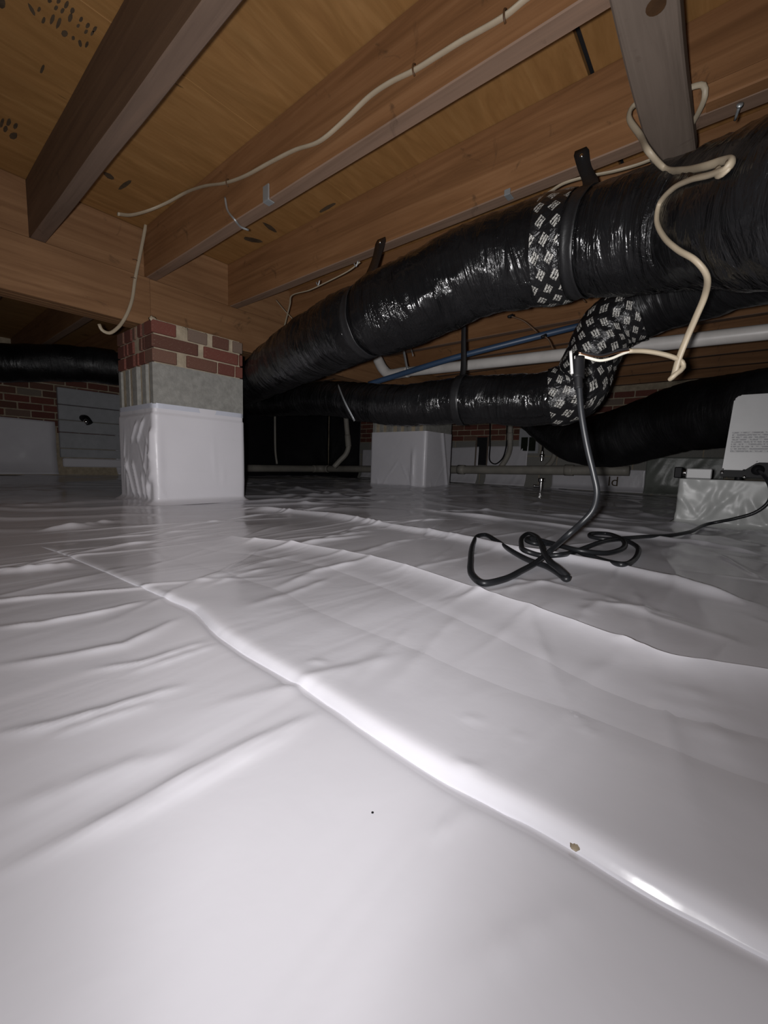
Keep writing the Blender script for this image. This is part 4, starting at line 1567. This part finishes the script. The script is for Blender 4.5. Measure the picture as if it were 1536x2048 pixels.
f = bm.faces.new(vs4)
for lp, uv in zip(f.loops, ((0, 0), (1, 0), (1, 1), (0, 1))):
    lp[uvl].uv = uv
lb = from_bm('rating_print', bm, 'print', dv)
lb['label'] = 'small grey rating text in rows'
skt = PX(1516, 940, 2.36)
tube('power_inlet', [Vector((DX + .004, skt.y, skt.z)), Vector((DX - .03, skt.y, skt.z))], .022, 'plug', dv, .008, 16)
pu = thing('condensate_pump', 'small white box with black end cap on the wrapped block', 'pump')
q = PX(1436, 937, 2.56)
box('tank', (2.54, .055, .2135), (2.64, .155, .262), 'white_plastic', pu, .004)
box('end_cap', (2.545, .172, .2135), (2.635, .205, .268), 'plug', pu, .004)
tube('clear_neck', [Vector((2.57, .154, .24)), Vector((2.57, .174, .24))], .018, 'chrome', pu, .006, 12)

# ------------------------------------------------------------------ the power cord
def F(x, y, l=0.0):
    return on_floor(850 + x / 2.239, 700 + y / 2.239, .0092 + l)


def H(x, y, d):
    return P(850 + x / 2.239, 700 + y / 2.239, d)


cord = thing('power_cord', 'thick black power cord hanging from the plug and looping on the liner', 'cord')
cp = [H(684, 120, .93), H(690, 170, .93), H(697, 260, .93), H(712, 360, .93), H(732, 460, .93), H(756, 560, .93), H(770, 640, .93), H(752, 715, .94), H(700, 775, .95), H(640, 828, .95),
      F(560, 900, .02), F(500, 950, .006), F(430, 990), F(350, 1028), F(262, 1044), F(212, 1010), F(204, 940), F(216, 866), F(240, 832), F(268, 828), F(320, 856), F(400, 908), F(470, 944), F(540, 968), F(600, 1002), F(632, 1026),
      F(640, 1020, .002), F(604, 984, .012), F(560, 950, .016), F(532, 906, .018), F(516, 864, .016), F(492, 832, .008), F(462, 822), F(436, 838), F(430, 868), F(456, 902), F(520, 920), F(600, 918), F(690, 896, .004), F(770, 866, .01), F(830, 852, .010), F(890, 850, .004), F(940, 874), F(954, 906), F(930, 944), F(880, 960), F(800, 944), F(720, 916, .003), F(640, 886, .006), F(560, 870, .006), F(490, 866, .010), F(456, 854, .012), F(470, 842, .012), F(560, 864, .014), F(690, 898, .016), F(800, 910, .012), F(870, 896, .012), F(894, 868, .012), F(868, 840, .008), F(810, 822), F(748, 822), F(742, 836, .002), F(800, 846, .004), F(900, 842, .004), F(980, 836), F(1080, 832), F(1180, 816),
      PX(1420, 1047, 2.27), PX(1470, 1037, 2.265), PX(1512, 1024, 2.26), PX(1538, 1002, 2.26), PX(1540, 975, 2.27), PX(1528, 952, 2.30), PX(1516, 940, 2.365)]
tube('cable', cp, .0068, 'cord', cord, .006, 12)
# moulded plug with its two blades pointing up
tp_, bt_ = P(1156, 712, .93), P(1157, 770, .93)
pd = (tp_ - bt_).normalized()
tube('strain_relief', [P(1156, 752, .93), P(1157, 778, .93)], .009, 'plug', cord, .004, 12)
tube('plug_body', [P(1158, 714, .93), P(1158, 735, .93), P(1157, 756, .93)], .0135, 'plug', cord, .004, 16, (.75, 1.0))
for x, w in ((1141, .0034), (1150, .0022)):
    tube('blade', [P(x, 702 if w > .003 else 712, .925), P(x + 3, 748 if w > .003 else 744, .925)], w, 'blade', cord, .006, 8, (1, .6))

# torn fleck at the overlap and a couple of tiny specks on the liner
fl = on_floor(1152, 1690, .002)
bm = bmesh.new()
bmesh.ops.create_icosphere(bm, subdivisions=2, radius=.0045)
for v in bm.verts:
    v.co = Vector((v.co.x * 1.2, v.co.y * .7, v.co.z * .35)) + noise.noise_vector(v.co * 300) * .0012 + fl
o = from_bm('torn_fleck', bm, 'cable', None, True)
tag(o, 'tiny tan torn fleck on the long liner overlap', 'fleck')
for (x, y, r, lab) in ((1407, 1557, .0022, 'tiny dark speck on the liner at the right'), (745, 1625, .0010, 'tiny dark speck on the liner in the lower middle')):
    p = on_floor(x, y, .0004)
    bm = bmesh.new()
    bmesh.ops.create_icosphere(bm, subdivisions=1, radius=r)
    for v in bm.verts:
        v.co = Vector((v.co.x, v.co.y, v.co.z * .4)) + p
    tag(from_bm('speck', bm, 'plug', None, True), lab, 'speck')
